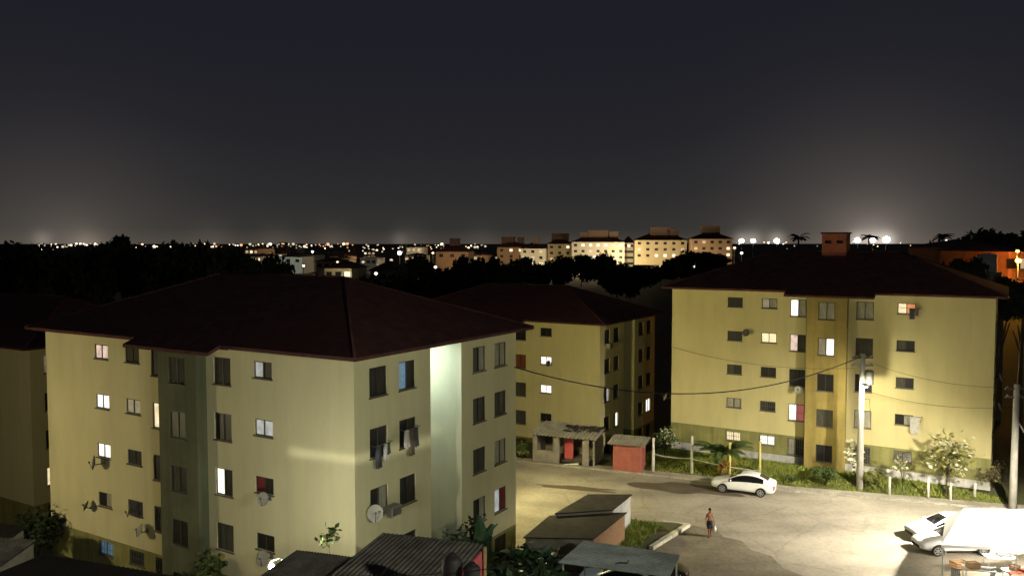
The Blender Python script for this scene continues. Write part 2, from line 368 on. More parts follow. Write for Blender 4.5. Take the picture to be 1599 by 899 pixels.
def grass(name, label, fn, count, h0, h1, mt):
    m = MB(); k = 0
    while k < count:
        x, y, ok = fn()
        if not ok: continue
        k += 1; z = max(hgt(x, y), ok if ok is not True else -9); h = R.uniform(h0, h1); a = R.uniform(0, PI); wd = 0.035
        lx, ly = R.uniform(-.5, .5) * h, R.uniform(-.5, .5) * h
        m.face([(x - wd * math.cos(a), y - wd * math.sin(a), z - 0.01), (x + wd * math.cos(a), y + wd * math.sin(a), z - 0.01), (x + lx, y + ly, z + h)])
    return tag(m.build(name, mt, recalc=False), label, 'grass', kind='stuff')
def lawn():
    x = R.uniform(10, 34); y = kerb_y(x) + R.uniform(1.15, 6.5); u, v = uv(x, y)
    return x, y, v < 66.0 and u < 1.5
grass('lawn_grass', 'long green grass strip in front of the yellow apartment block', lawn, 26000, 0.06, 0.22, 'grass')
def isl_pt():
    a, b = R.random(), R.random(); p = isl[4].lerp(gnd(1030, 824), a).lerp(gnd(905, 866).lerp(gnd(985, 858), a), b)
    return p.x + R.gauss(0, .15), p.y + R.gauss(0, .15), 0.10
grass('island_grass', 'green grass patch beside the low brick garages', isl_pt, 6500, 0.12, 0.42, 'grass')

# ------------------------------------------------------------------ apartment blocks
LX, DY, WH, BAND, FL, TOP = 23.4, 13.65, 13.65, 2.25, 2.72, 12.95
FRONT = [(-18.1, 's'), (-15.4, 's'), (-13.2, 'l'), (-11.0, 't'), (-8.4, 'l'), (-5.6, 's')]
ENDW = [1.6, 3.67, 9.83, 11.96]
WW = 1.2; HL, HS = 1.32, 0.78
NOTCH = (5.5, 8.15, 3.2)
BAYX, BAYD = (-12.45, -9.55), 0.6

def wall_holes(mb, O, U, D, W, H, holes, bands, depth=0.14):
    """wall sheet from O along U, up z, with openings (u0,v0,u1,v1) and reveals going along D; bands = [(v_top, material)]"""
    us = sorted({0, W, *[h[0] for h in holes], *[h[2] for h in holes]}); vsx = sorted({0, H, *[h[1] for h in holes], *[h[3] for h in holes], *[b[0] for b in bands if b[0] < H]})
    Z = Vector((0, 0, 1))
    def mi(v):
        for t, k in bands:
            if v < t: return k
        return bands[-1][1]
    for i in range(len(us) - 1):
        for j in range(len(vsx) - 1):
            cu, cv = (us[i] + us[i + 1]) / 2, (vsx[j] + vsx[j + 1]) / 2
            if any(h[0] < cu < h[2] and h[1] < cv < h[3] for h in holes): continue
            mb.face([O + U * us[i] + Z * vsx[j], O + U * us[i + 1] + Z * vsx[j], O + U * us[i + 1] + Z * vsx[j + 1], O + U * us[i] + Z * vsx[j + 1]], mi(cv))
    for u0, v0, u1, v1 in holes:
        c = [O + U * u0 + Z * v0, O + U * u1 + Z * v0, O + U * u1 + Z * v1, O + U * u0 + Z * v1]
        for k in range(4):
            a, b = c[k], c[(k + 1) % 4]; mb.face([a, b, b + D * depth, a + D * depth], mi((v0 + v1) / 2))

WM = {}
def win_meshes(h, ww):
    key = (h, ww)
    if key in WM: return WM[key]
    f = MB(); t = 0.05; y0, y1 = 0.05, 0.10
    f.box(-ww / 2, y0, 0, ww / 2, y1, t); f.box(-ww / 2, y0, h - t, ww / 2, y1, h)
    f.box(-ww / 2, y0, t, -ww / 2 + t, y1, h - t); f.box(ww / 2 - t, y0, t, ww / 2, y1, h - t); f.box(-t / 2, y0 - .01, t, t / 2, y1, h - t)
    s = MB(); s.box(-ww / 2 - .05, -0.07, -0.06, ww / 2 + .05, -0.002, -0.005)
    WM[key] = (f.data('window', ['frame_dark']), s.data('sill', ['sill'])); return WM[key]
PM = {}
STY = {'d': ('glass_dark',) * 2, 'c': ('curtain_grey',) * 2, 'k': ('curtain_dim',) * 2, 'W': ('lit_white',) * 2, 'Y': ('lit_warm',) * 2, 'P': ('lit_pink',) * 2,
       'C': ('lit_cool',) * 2, 'm': ('lit_dim',) * 2, 'B': ('lit_blue',) * 2, 'r': ('curtain_red',) * 2, 'u': ('board_rust',) * 2,
       'Wd': ('lit_white', 'glass_dark'), 'dW': ('glass_dark', 'lit_white'), 'Yd': ('lit_warm', 'glass_dark'), 'Wc': ('lit_white', 'curtain_grey'), 'Bd': ('lit_blue', 'glass_dark'),
       'Pk': ('lit_pink', 'curtain_dim'), 'WR': ('lit_white', 'lit_red'), 'cW': ('curtain_grey', 'lit_white'), 'YO': ('lit_warm', 'lit_orange'), 'dc': ('glass_dark', 'curtain_grey'),
       'kd': ('curtain_dim', 'glass_dark'), 'Cd': ('lit_cool', 'glass_dark'), 'cd': ('curtain_grey', 'glass_dark'), 'mc': ('lit_dim', 'curtain_grey'), 'dY': ('glass_dark', 'lit_warm'), 'rd': ('curtain_red', 'glass_dark'), 'cr': ('lit_cool', 'curtain_red'), 'kC': ('curtain_dim', 'lit_cool')}
def pane_mesh(h, ww, st):
    key = (h, ww, st)
    if key not in PM:
        q = MB(); y = 0.085; zz = h
        q.face([(-ww / 2 + .05, y, .05), (-.025, y, .05), (-.025, y, zz - .05), (-ww / 2 + .05, y, zz - .05)], 0)
        q.face([(.025, y, .05), (ww / 2 - .05, y, .05), (ww / 2 - .05, y, zz - .05), (.025, y, zz - .05)], 1)
        q.box(-ww / 2, 0.13, 0, ww / 2, 0.15, zz, 2)
        PM[key] = q.data('pane', [*STY[st], 'dark_stuff'])
    return PM[key]
def window(parent, loc, rz, h, st, ww=WW):
    fm, smesh = win_meshes(h, ww)
    o = inst('window', fm, parent, loc, rz)
    inst('pane', pane_mesh(h, ww, st), o); inst('sill', smesh, o)
    return o

GR = {}
def grille(win, h, ww=WW):
    if h not in GR:
        g = MB()
        for k in range(9): x = -ww / 2 + .03 + k * (ww - .06) / 8; g.box(x - .011, -.035, .02, x + .011, -.013, h - .02)
        for z in (.06, h / 2, h - .06): g.box(-ww / 2, -.045, z - .012, ww / 2, -.036, z + .012)
        GR[h] = g.data('grille', ['steel'])
    inst('grille', GR[h], win)
def block(label, corner, bay, front, end, group, paint='cream', plinth=None, rows=range(5), tank=False, rise=2.95):
    t = thing('apartment_block', label, 'building', corner, -TH, group)
    X, Y = Vector((1, 0, 0)), Vector((0, 1, 0))
    pl = plinth or 0.0
    bands = ([(pl, 2)] if pl else []) + [(BAND, 1), (99, 0)]
    hf, hb, he = [], [], []
    for k in range(5):
        top = TOP - (4 - k) * FL
        for ci, (cx, kind) in enumerate(FRONT):
            h = HS if kind == 's' else HL
            rect = (cx - WW / 2, top - h, cx + WW / 2, top)
            st = front.get((4 - k, ci), 'd')
            if kind == 't':
                hb.append((rect[0] - BAYX[0], rect[1] - .1, rect[2] - BAYX[0], rect[3] - .1)); window(t, (cx, -BAYD, top - h - .1), 0, h, st)
            else:
                hf.append((rect[0] + LX, rect[1], rect[2] + LX, rect[3])); wo = window(t, (cx, 0, top - h), 0, h, st)
                if k == 0 or (k == 1 and ci in (1, 2)): grille(wo, h)
        for ci, cy in enumerate(ENDW):
            st = end.get((4 - k, ci), 'd'); he.append((cy - WW / 2, top - HL, cy + WW / 2, top)); window(t, (0, cy, top - HL), PI / 2, HL, st)
    mb = MB()
    wall_holes(mb, Vector((-LX, 0, 0)), X, Y, LX, WH, hf, bands)
    n0, n1, nd = NOTCH
    wall_holes(mb, Vector((0, 0, 0)), Y, -X, n0, WH, [h for h in he if h[2] < n0], bands)
    wall_holes(mb, Vector((0, n1, 0)), Y, -X, DY - n1, WH, [(h[0] - n1, h[1], h[2] - n1, h[3]) for h in he if h[0] > n1], bands)
    wall_holes(mb, Vector((-nd, n0, 0)), X, -Y, nd, WH, [], bands); wall_holes(mb, Vector((-nd, n1, 0)), X, Y, nd, WH, [], bands)
    wall_holes(mb, Vector((-nd, n0, 0)), Y, -X, n1 - n0, WH, [], bands)
    wall_holes(mb, Vector((-LX, DY, 0)), X, -Y, LX, WH, [], bands); wall_holes(mb, Vector((-LX, 0, 0)), Y, X, DY, WH, [], bands)
    mb.build('wall', [paint, 'band_olive', 'plinth_white'], t)
    # stair bay
    mb = MB(); b0, b1 = BAYX
    wall_holes(mb, Vector((b0, -BAYD, 0)), X, Y, b1 - b0, WH, hb, [(99, 0)])
    for x in (b0, b1): mb.face([(x, -BAYD, 0), (x, -0.001, 0), (x, -0.001, WH), (x, -BAYD, WH)])
    mb.build('stair_bay', [bay], t)
    mb = MB(); mb.tube([(b0 - .08, -.07, .3), (b0 - .08, -.07, WH - .05)], .05, 8); mb.build('drain_pipe', ['steel'], t)
    mb = MB(); mb.box(-8.85, -.03, WH - .32, -7.9, -.002, WH - .06); mb.build('eave_vent', ['dark_stuff'], t)
    # hip roof with a step out over the stair bay
    ov = 0.75; sl = rise / (DY / 2 + ov); ze = WH + 0.02
    x0, x1, y0, y1 = -LX - ov, ov, -ov, DY + ov; hr = DY / 2 + ov; zr = ze + rise; yr = DY / 2
    ba, bb = -14.0, -7.6; by = y0 - 0.7; zb = ze - 0.7 * sl
    mb = MB()
    r0, r1 = (x0 + hr, yr, zr), (x1 - hr, yr, zr)
    mb.face([(x0, y0, ze), (ba, y0, ze), (bb, y0, ze), (x1, y0, ze), r1, r0]); mb.face([(x1, y1, ze), (x0, y1, ze), r0, r1])
    mb.face([(x1, y0, ze), (x1, y1, ze), r1]); mb.face([(x0, y1, ze), (x0, y0, ze), r0])
    mb.face([(ba, by, zb), (bb, by, zb), (bb, y0, ze), (ba, y0, ze)])
    th = 0.16
    out = [(x0, y0, ze), (ba, y0, ze), (ba, by, zb), (bb, by, zb), (bb, y0, ze), (x1, y0, ze), (x1, y1, ze), (x0, y1, ze)]
    for i in range(8):
        a, b = Vector(out[i]), Vector(out[(i + 1) % 8]); dz = Vector((0, 0, th)); mb.face([a, b, b - dz, a - dz])
    mb.face([(x0, y0, ze - th), (x1, y0, ze - th), (x1, y1, ze - th), (x0, y1, ze - th)], 1)
    mb.face([(ba, by, zb - th), (bb, by, zb - th), (bb, y0, ze - th), (ba, y0, ze - th)], 1)
    rf = mb.build('roof', ['roof_tile', 'soffit'], t)
    # ridge caps
    mb = MB(); mb.tube([r0, r1], .07, 6)
    for a, b in ((r0, (x0, y0, ze)), (r0, (x0, y1, ze)), (r1, (x1, y0, ze)), (r1, (x1, y1, ze))): mb.tube([a, b], .06, 6)
    mb.build('ridge_cap', ['roof_tile'], rf)
    if tank:
        mb = MB(); cx, cy = -LX / 2, DY / 2; z0 = zr - .5; z1 = zr + 1.45
        wall_holes(mb, Vector((cx - .95, cy - .95, z0)), X, Y, 1.9, z1 - z0, [(.25, 1.15, .75, 1.4), (1.15, 1.15, 1.65, 1.4)], [(99, 0)], .2)
        wall_holes(mb, Vector((cx + .95, cy - .95, z0)), Y, -X, 1.9, z1 - z0, [], [(99, 0)]); wall_holes(mb, Vector((cx - .95, cy - .95, z0)), Y, X, 1.9, z1 - z0, [], [(99, 0)]); wall_holes(mb, Vector((cx - .95, cy + .95, z0)), X, -Y, 1.9, z1 - z0, [], [(99, 0)])
        mb.box(cx - .8, cy - .7, z0, cx + .8, cy + .8, z1 - .1, 1); mb.box(cx - 1.05, cy - 1.05, z1, cx + 1.05, cy + 1.05, z1 + .12, 1)
        mb.build('tank_house', ['brick_red_lit', 'dark_stuff'], t)
    return t

GB = 'five-storey apartment blocks'
CB = Vector((-6.81, 35.3, -0.5)); CC = Vector((33.49, 57.0, 0.62)); CD = Vector((8.02, 75.0, -3.05)); CA = Vector((-34.1, 58.0, -3.05))
bB = {(0, 0): 'P', (0, 1): 'k', (0, 2): 'dW', (0, 3): 'k', (0, 4): 'k', (0, 5): 'Cd', (1, 0): 'W', (1, 1): 'm', (1, 2): 'Yd', (1, 3): 'd', (1, 4): 'd', (1, 5): 'C',
      (2, 0): 'W', (2, 1): 'd', (2, 2): 'dc', (2, 3): 'kd', (2, 4): 'Wd', (2, 5): 'rd', (3, 0): 'dc', (3, 1): 'kd', (3, 2): 'k', (3, 3): 'd', (3, 4): 'k', (3, 5): 'd', (4, 0): 'B', (4, 1): 'd', (4, 2): 'd'}
eB = {(0, 0): 'd', (0, 1): 'Bd', (0, 2): 'dc', (0, 3): 'c', (1, 0): 'd', (1, 1): 'd', (1, 2): 'd', (1, 3): 'kd', (2, 0): 'dc', (2, 1): 'd', (2, 2): 'k', (2, 3): 'c', (3, 2): 'dc', (3, 3): 'cr'}
BB = block('nearest pale apartment block with dark green stair bay and lamplit notch in its side', CB, 'bay_green', bB, eB, GB)
bC = {(0, 0): 'd', (0, 1): 'mc', (0, 2): 'Wc', (0, 3): 'c', (0, 4): 'c', (0, 5): 'YO', (1, 0): 'd', (1, 1): 'Y', (1, 2): 'Pk', (1, 3): 'cW', (1, 4): 'k', (1, 5): 'kd',
      (2, 0): 'kd', (2, 1): 'd', (2, 2): 'd', (2, 3): 'd', (2, 4): 'd', (2, 5): 'kd', (3, 0): 'c', (3, 1): 'kd', (3, 2): 'WR', (3, 3): 'k', (3, 4): 'c', (3, 5): 'dc', (4, 0): 'Y', (4, 1): 'W', (4, 2): 'cd', (4, 3): 'd', (4, 4): 'k', (4, 5): 'c'}
BC = block('long yellow apartment block with mustard stair bay and white plinth behind the street pole', CC, 'bay_yellow', bC, {}, GB, 'cream_yellow', plinth=0.62, tank=True)
bD = {(0, 4): 'd', (0, 5): 'd', (1, 4): 'u', (1, 5): 'W', (2, 4): 'k', (2, 5): 'W', (3, 4): 'k', (3, 5): 'd'}
eD = {(0, 1): 'd', (1, 0): 'd', (1, 1): 'k', (2, 0): 'kC', (2, 1): 'd', (3, 1): 'cW', (3, 2): 'd', (3, 3): 'W', (1, 2): 'r'}
BD = block('yellow apartment block half hidden between the two larger blocks, behind the roadside shop', CD, 'bay_green', bD, eD, GB, 'cream_yellow')
bA = {(0, 5): 'k', (0, 4): 'k', (1, 5): 'k', (1, 4): 'm', (2, 5): 'd', (3, 5): 'd'}
eA = {(0, 0): 'm', (0, 1): 'W', (1, 1): 'd', (2, 1): 'Y', (3, 1): 'W', (3, 0): 'Y', (2, 0): 'd'}
BA = block('dim apartment block cut off by the left edge of the picture', CA, 'bay_green', bA, eA, GB)

def on(bl, x, y, z):                      # point in a block's own frame -> world
    c = bl.location; return Vector((c.x, c.y, c.z)) + E1 * x + E2 * y + Vector((0, 0, z))
def row_top(r): return TOP - r * FL

# ------------------------------------------------------------------ satellite dishes, laundry
def dish(label, pos, face_deg, r, mt, tilt=35, out=0.35, wall=None):
    r *= .68
    t = thing('satellite_dish', label, 'satellite dish', pos, math.radians(face_deg), 'satellite dishes on the apartment walls')
    mb = MB(); T = Matrix.Translation((0, -out, 0)) @ Matrix.Rotation(math.radians(90 - tilt), 4, 'X')
    vs = [T @ Vector((0, 0, 0))]; nr = 4; na = 20
    for j in range(1, nr + 1):
        for i in range(na):
            a = 2 * PI * i / na; rr = r * j / nr; vs.append(T @ Vector((rr * math.cos(a), rr * math.sin(a) * 1.08, 0.22 * r * (j / nr) ** 2)))
    fs = [(0, 1 + i, 1 + (i + 1) % na) for i in range(na)] + [(1 + (j - 1) * na + i, 1 + j * na + i, 1 + j * na + (i + 1) % na, 1 + (j - 1) * na + (i + 1) % na) for j in range(1, nr) for i in range(na)]
    mb.mesh(vs, fs, 0, True); mb.build('reflector', [mt], t)
    mb = MB(); mb.tube([(0, 0, -.1), (0, -out, -.12), (0, -out, 0)], .03, 6); mb.box(-.1, -.02, -.2, .1, .0, .05); mb.build('wall_bracket', ['steel'], t)
    mb = MB(); tip = T @ Vector((0, 0, r * 0.8)); mb.tube([T @ Vector((0, -r, .2 * r)), tip], .018, 6); mb.ball(tip, .06); mb.build('feed_arm', ['steel'], t)
    return t
FD = -31 + 0
dish('dark satellite dish across the brightly lit third-row window left of the green stair bay', on(BB, -18.0, 0, row_top(2) - .95), FD - 25, .55, 'dish_dark', 10, .5)
dish('dark dish on a bent arm beside the curtained window, far left of the nearest block', on(BB, -18.9, 0, row_top(3) - .85), FD - 50, .42, 'dish_dark', 20, .5)
dish('pale satellite dish just left of the lowest window beside the green stair bay', on(BB, -14.4, 0, row_top(3) - 1.35), FD - 20, .5, 'dish_grey', 25)
dish('dark dish over the barred window, second column of the nearest block', on(BB, -15.3, 0, row_top(3) - .55), FD - 30, .38, 'dish_dark', 15)
dish('pale dish low on the left corner of the nearest block', on(BB, -23.2, 0, row_top(3) - 2.5), FD - 35, .5, 'dish_grey', 20)
dish('pale satellite dish under the red curtained window', on(BB, -5.25, 0, row_top(2) - .85), FD + 10, .45, 'dish_grey', 15, .45)
dish('pale satellite dish under the lowest front window, right above the bare bulb lamp', on(BB, -5.2, 0, row_top(3) - .9), FD + 5, .5, 'dish_grey', 15, .5)
dish('large pale dish at the lower corner window on the notched side of the nearest block', on(BB, 0, 1.25, row_top(2) - .95), 59 - 45, .52, 'dish_grey', 15, .5)
dish('small dark dish beside the second-row window, left column of the yellow block', on(BC, -17.1, 0, row_top(1) - .05), FD, .42, 'dish_dark', 20)
dish('small grey dish under the third-row window left of the mustard stair bay', on(BC, -13.0, 0, row_top(2) - 1.55), FD, .42, 'dish_grey', 20)
dish('dim pale dish at the dark left corner of the yellow block with mustard bay', on(BC, -LX - .2, .3, row_top(3) - .5), FD - 60, .5, 'dish_grey', 20)
dish('upper dim dish on the right end wall of the yellow block', on(BC, 0, 2.7, row_top(2) + .1), 50, .5, 'dish_grey', 20)
dish('lower dim dish on the right end wall of the yellow block', on(BC, 0, 2.7, row_top(3) + .7), 50, .5, 'dish_grey', 20)
dish('small dark dish beside the lit window of the half hidden yellow block', on(BD, -5.0, 0, row_top(1) - .6), FD - 20, .42, 'dish_dark', 15)

def laundry(label, p, rz, items):
    t = thing('laundry', label, 'laundry', p, rz, 'laundry drying at the windows')
    mb = MB(); mb.tube([(-.65, -.28, .02), (.65, -.28, .02)], .015, 6); mb.tube([(-.6, 0, .02), (-.6, -.3, .02)], .015, 6); mb.tube([(.6, 0, .02), (.6, -.3, .02)], .015, 6); mb.build('drying_rail', ['steel'], t)
    for x, wd, ln, mt in items:
        q = MB(); n = 5; ring = []
        for j in range(5):
            z = -ln * j / 4
            for i in range(n): ring.append((x + wd * (i / (n - 1) - .5) * (1 - .12 * j / 4), -.28 + .05 * math.sin(i * 1.9 + j * .6), z + (-.04 if j == 4 and i % 2 else 0)))
        q.mesh(ring, [(j * n + i, j * n + i + 1, (j + 1) * n + i + 1, (j + 1) * n + i) for j in range(4) for i in range(n - 1)], 0, True)
        q.mesh([(a, b + .03, c) for a, b, c in ring], [(j * n + i, j * n + i + 1, (j + 1) * n + i + 1, (j + 1) * n + i) for j in range(4) for i in range(n - 1)], 0, True)
        q.build('garment', [mt], t)
laundry('dark clothes hanging from the second-row window nearest the corner', on(BB, 0, 1.6, row_top(1) - .75), PI / 2 - TH, [(-.3, .4, 1.0, 'cloth_dark'), (.2, .3, .75, 'cloth_light'), (.35, .3, .5, 'cloth_dark')])
laundry('brown and grey clothes hanging from the second-row window beside the notch', on(BB, 0, 3.67, row_top(1) - .45), PI / 2 - TH, [(-.35, .4, .8, 'cloth_light'), (0, .4, 1.25, 'cloth_brown'), (.35, .35, .9, 'cloth_dark')])
laundry('dark clothes hanging at the orange lit window under the yellow block eaves', on(BC, -5.3, 0, row_top(0) - .35), -TH, [(.1, .4, .75, 'cloth_dark'), (.35, .3, .5, 'cloth_brown')])
laundry('grey sheet hanging at the right lower window of the yellow block', on(BC, -5.0, 0, row_top(3) - .05), -TH, [(0.15, .65, 1.2, 'cloth_light')])
def aircon(label, p, rz):
    t = thing('air_conditioner', label, 'air conditioner', p, rz, 'window air conditioners')
    mb = MB(); mb.box(-.35, -.45, 0, .35, 0, .45); mb.build('casing', ['dish_grey'], t)
    mb = MB()
    for k in range(6): mb.box(-.3, -.46, .06 + k * .06, .3, -.452, .09 + k * .06)
    mb.build('grille', ['dark_stuff'], t)
    mb = MB(); mb.box(-.3, -.4, -.05, -.25, 0, -.002); mb.box(.25, -.4, -.05, .3, 0, -.002); mb.build('bracket', ['steel'], t)
aircon('boxy air conditioner beside the big dish near the corner', on(BB, 0, 2.3, row_top(2) - 1.45), PI / 2 - TH)
aircon('air conditioner box under the upper window of the half hidden block', on(BD, 0, 1.6, row_top(0) - 1.75), PI / 2 - TH)

# ------------------------------------------------------------------ vehicles
def make_car(label, body_m, group=None):
    t = thing('parked_car', label, 'car', (0, 0, 0), 0, group)
    st = [(-2.25, .40, .58, .58, .56, .62, .44), (-2.14, .25, .74, .66, .74, .72, .58), (-1.6, .20, .82, .78, .81, .84, .66), (-1.12, .19, .84, .88, .82, .95, .68), (-1.02, .19, .84, .90, .82, .98, .70),
          (-.55, .19, .85, .92, .83, 1.22, .63), (-.15, .19, .85, .93, .83, 1.40, .58), (.35, .19, .85, .95, .83, 1.475, .575), (.85, .19, .85, .97, .83, 1.44, .56), (1.15, .2, .85, .99, .82, 1.37, .55), (1.45, .21, .84, 1.01, .81, 1.25, .56), (1.78, .22, .82, 1.02, .79, 1.09, .58), (1.88, .24, .81, 1.01, .78, 1.06, .58), (2.14, .28, .76, .96, .72, 1.02, .54), (2.25, .42, .66, .80, .62, .88, .44)]
    vs = []; fs = []; ms = []
    for x, zb, wb, zl, wl, zr, wr in st:
        half = [(0, zb), (wb * .9, zb), (wb, zb + .2), (wl, zl), (wr, zr), (wr - .09, zr + .03), (0, zr + .05)]
        for y, z in half: vs.append((x, -y, z))
        for y, z in half[1:-1]: vs.append((x, y, z))
    N = 12
    order = [0, 1, 2, 3, 4, 5, 6, 11, 10, 9, 8, 7]
    for i in range(len(st) - 1):
        xm = (st[i][0] + st[i + 1][0]) / 2
        for k in range(N):
            a, b = order[k], order[(k + 1) % N]
            fs.append((i * N + a, i * N + b, (i + 1) * N + b, (i + 1) * N + a)); mi = 0
            if k in (3, 8) and -1.0 < xm < 1.4: mi = 1
            if k in (5, 6) and -1.0 < xm < -.2: mi = 2
            if k in (5, 6) and 1.2 < xm < 1.75: mi = 3
            if k in (2, 9) and xm < -2.15: mi = 4
            if k in (2, 9) and xm > 2.14: mi = 5
            ms.append(mi)
    fs.append(tuple(order)); ms.append(0); fs.append(tuple((len(st) - 1) * N + k for k in order)); ms.append(0)
    me = bpy.data.meshes.new('cage'); me.from_pydata(vs, [], fs); me.polygons.foreach_set('material_index', ms)
    for k in range(6): me.materials.append(MATS[body_m])
    bm = bmesh.new(); bm.from_mesh(me); bmesh.ops.recalc_face_normals(bm, faces=bm.faces); bm.to_mesh(me); bm.free()
    o = bpy.data.objects.new('cage', me); COL.objects.link(o); md = o.modifiers.new('s', 'SUBSURF'); md.levels = 2
    dg = bpy.context.evaluated_depsgraph_get(); ev = o.evaluated_get(dg).to_mesh()
    V = [v.co.copy() for v in ev.vertices]; P = [(tuple(p.vertices), p.material_index) for p in ev.polygons]
    bpy.data.objects.remove(o)
    for mi, (nm, mt) in enumerate([('body', body_m), ('side_window', 'car_glass'), ('windscreen', 'car_glass'), ('rear_window', 'car_glass'), ('headlight', 'lamp_clear'), ('tail_light', 'lamp_red')]):
        for side in ((0,) if mi in (0, 2, 3) else (-1, 1)):
            mb = MB(); ids = {}
            sel = [f for f, k in P if k == mi and (side == 0 or sum(V[i].y for i in f) * side > 0)]
            vv = []
            for f in sel:
                for i in f:
                    if i not in ids: ids[i] = len(vv); vv.append(V[i] + (Vector((0, 0, 0)) if mi == 0 else Vector((0, (0.004 if V[i].y > 0 else -.004) if side else 0, .003))))
            if vv: mb.mesh(vv, [tuple(ids[i] for i in f) for f in sel], 0, True); mb.build(nm, [mt], t)
    for sx in (-1.38, 1.28):
        for sy in (-1, 1):
            mb = MB(); mb.tube([(0, -.1, 0), (0, -.095, 0), (0, .095, 0), (0, .1, 0)], [.26, .31, .31, .26], 24)
            wh = mb.build('wheel', ['tyre'], t, (sx, sy * .77, .31))
            mb = MB(); yy = sy * .102
            for k in range(6):
                a = 2 * PI * k / 6; T = Matrix.Rotation(a, 4, 'Y'); mb.box(-.03, min(yy, yy * .8), .03, .03, max(yy, yy * .8), .2, 0, T)
            mb.tube([(0, yy * .8, 0), (0, yy * 1.04, 0)], .05, 12)
            ring = 24
            vs2 = [(rr * math.cos(2 * PI * i / ring), yy, rr * math.sin(2 * PI * i / ring)) for rr in (.185, .225) for i in range(ring)]
            mb.mesh(vs2, [(i, (i + 1) % ring, ring + (i + 1) % ring, ring + i) for i in range(ring)]); mb.build('rim', ['rim'], wh)
            mb = MB(); vs3 = [(rr * math.cos(PI * i / 16 - .12), sy * .862, rr * math.sin(PI * i / 16 * 1.08 - .12)) for rr in (.0, .375) for i in range(17)]
            mb.mesh(vs3, [(i, i + 1, 17 + i + 1, 17 + i) for i in range(16)]); mb.build('wheel_arch', ['tyre'], t, (sx, 0, .31))
    for sy in (-1, 1):
        mb = MB(); mb.ball((-.78, sy * .93, .98), (.06, .1, .07)); mb.box(-.8, min(sy * .8, sy * .9), .94, -.75, max(sy * .8, sy * .9), .97); mb.build('wing_mirror', [body_m], t)
        for x0 in (-.15, .62):
            mb = MB(); mb.box(x0 + .35, min(sy * .848, sy * .87), .84, x0 + .5, max(sy * .848, sy * .87), .865); mb.build('door_handle', ['rim'], t)
    mb = MB(); mb.box(-2.262, -.4, .36, -2.20, .4, .50); mb.build('grille', ['tyre'], t)
    mb = MB(); mb.box(2.20, -.25, .60, 2.262, .25, .72); mb.build('number_plate', ['plastic_grey'], t)
    return t
car = make_car('white saloon car parked along the far kerb in front of the grass', 'car_white', 'white parked cars')
p0, p1 = gnd(1131, 769), gnd(1186, 776); ang = math.atan2((p1 - p0).y, (p1 - p0).x); mid = (p0 + p1) / 2
car.rotation_euler.z = ang; car.location = mid + Vector((-math.sin(ang), math.cos(ang), 0)) * .82 + Vector((0, 0, .012))
pw = gnd(1453, 868)
dup(car, (pw.x + 1.75, pw.y + .85, .012), 0.03, 'white car with spoked front wheel showing beside the white market tent', 'white parked cars')
dup(car, (pw.x + 2.3, pw.y + 2.9, .012), 0.06, 'white car behind the nearest tentside car, only its bonnet showing', 'white parked cars')
pc = at(985, 893, 41.9)
dup(car, (5.7, 41.7, .012), -0.42, 'white car parked under the grey carport roof', 'white parked cars')
bcar = make_car('black car nosing out beside the carport post', 'car_black')
bcar.location = (7.15, 43.3, .012); bcar.rotation_euler.z = PI - 0.28

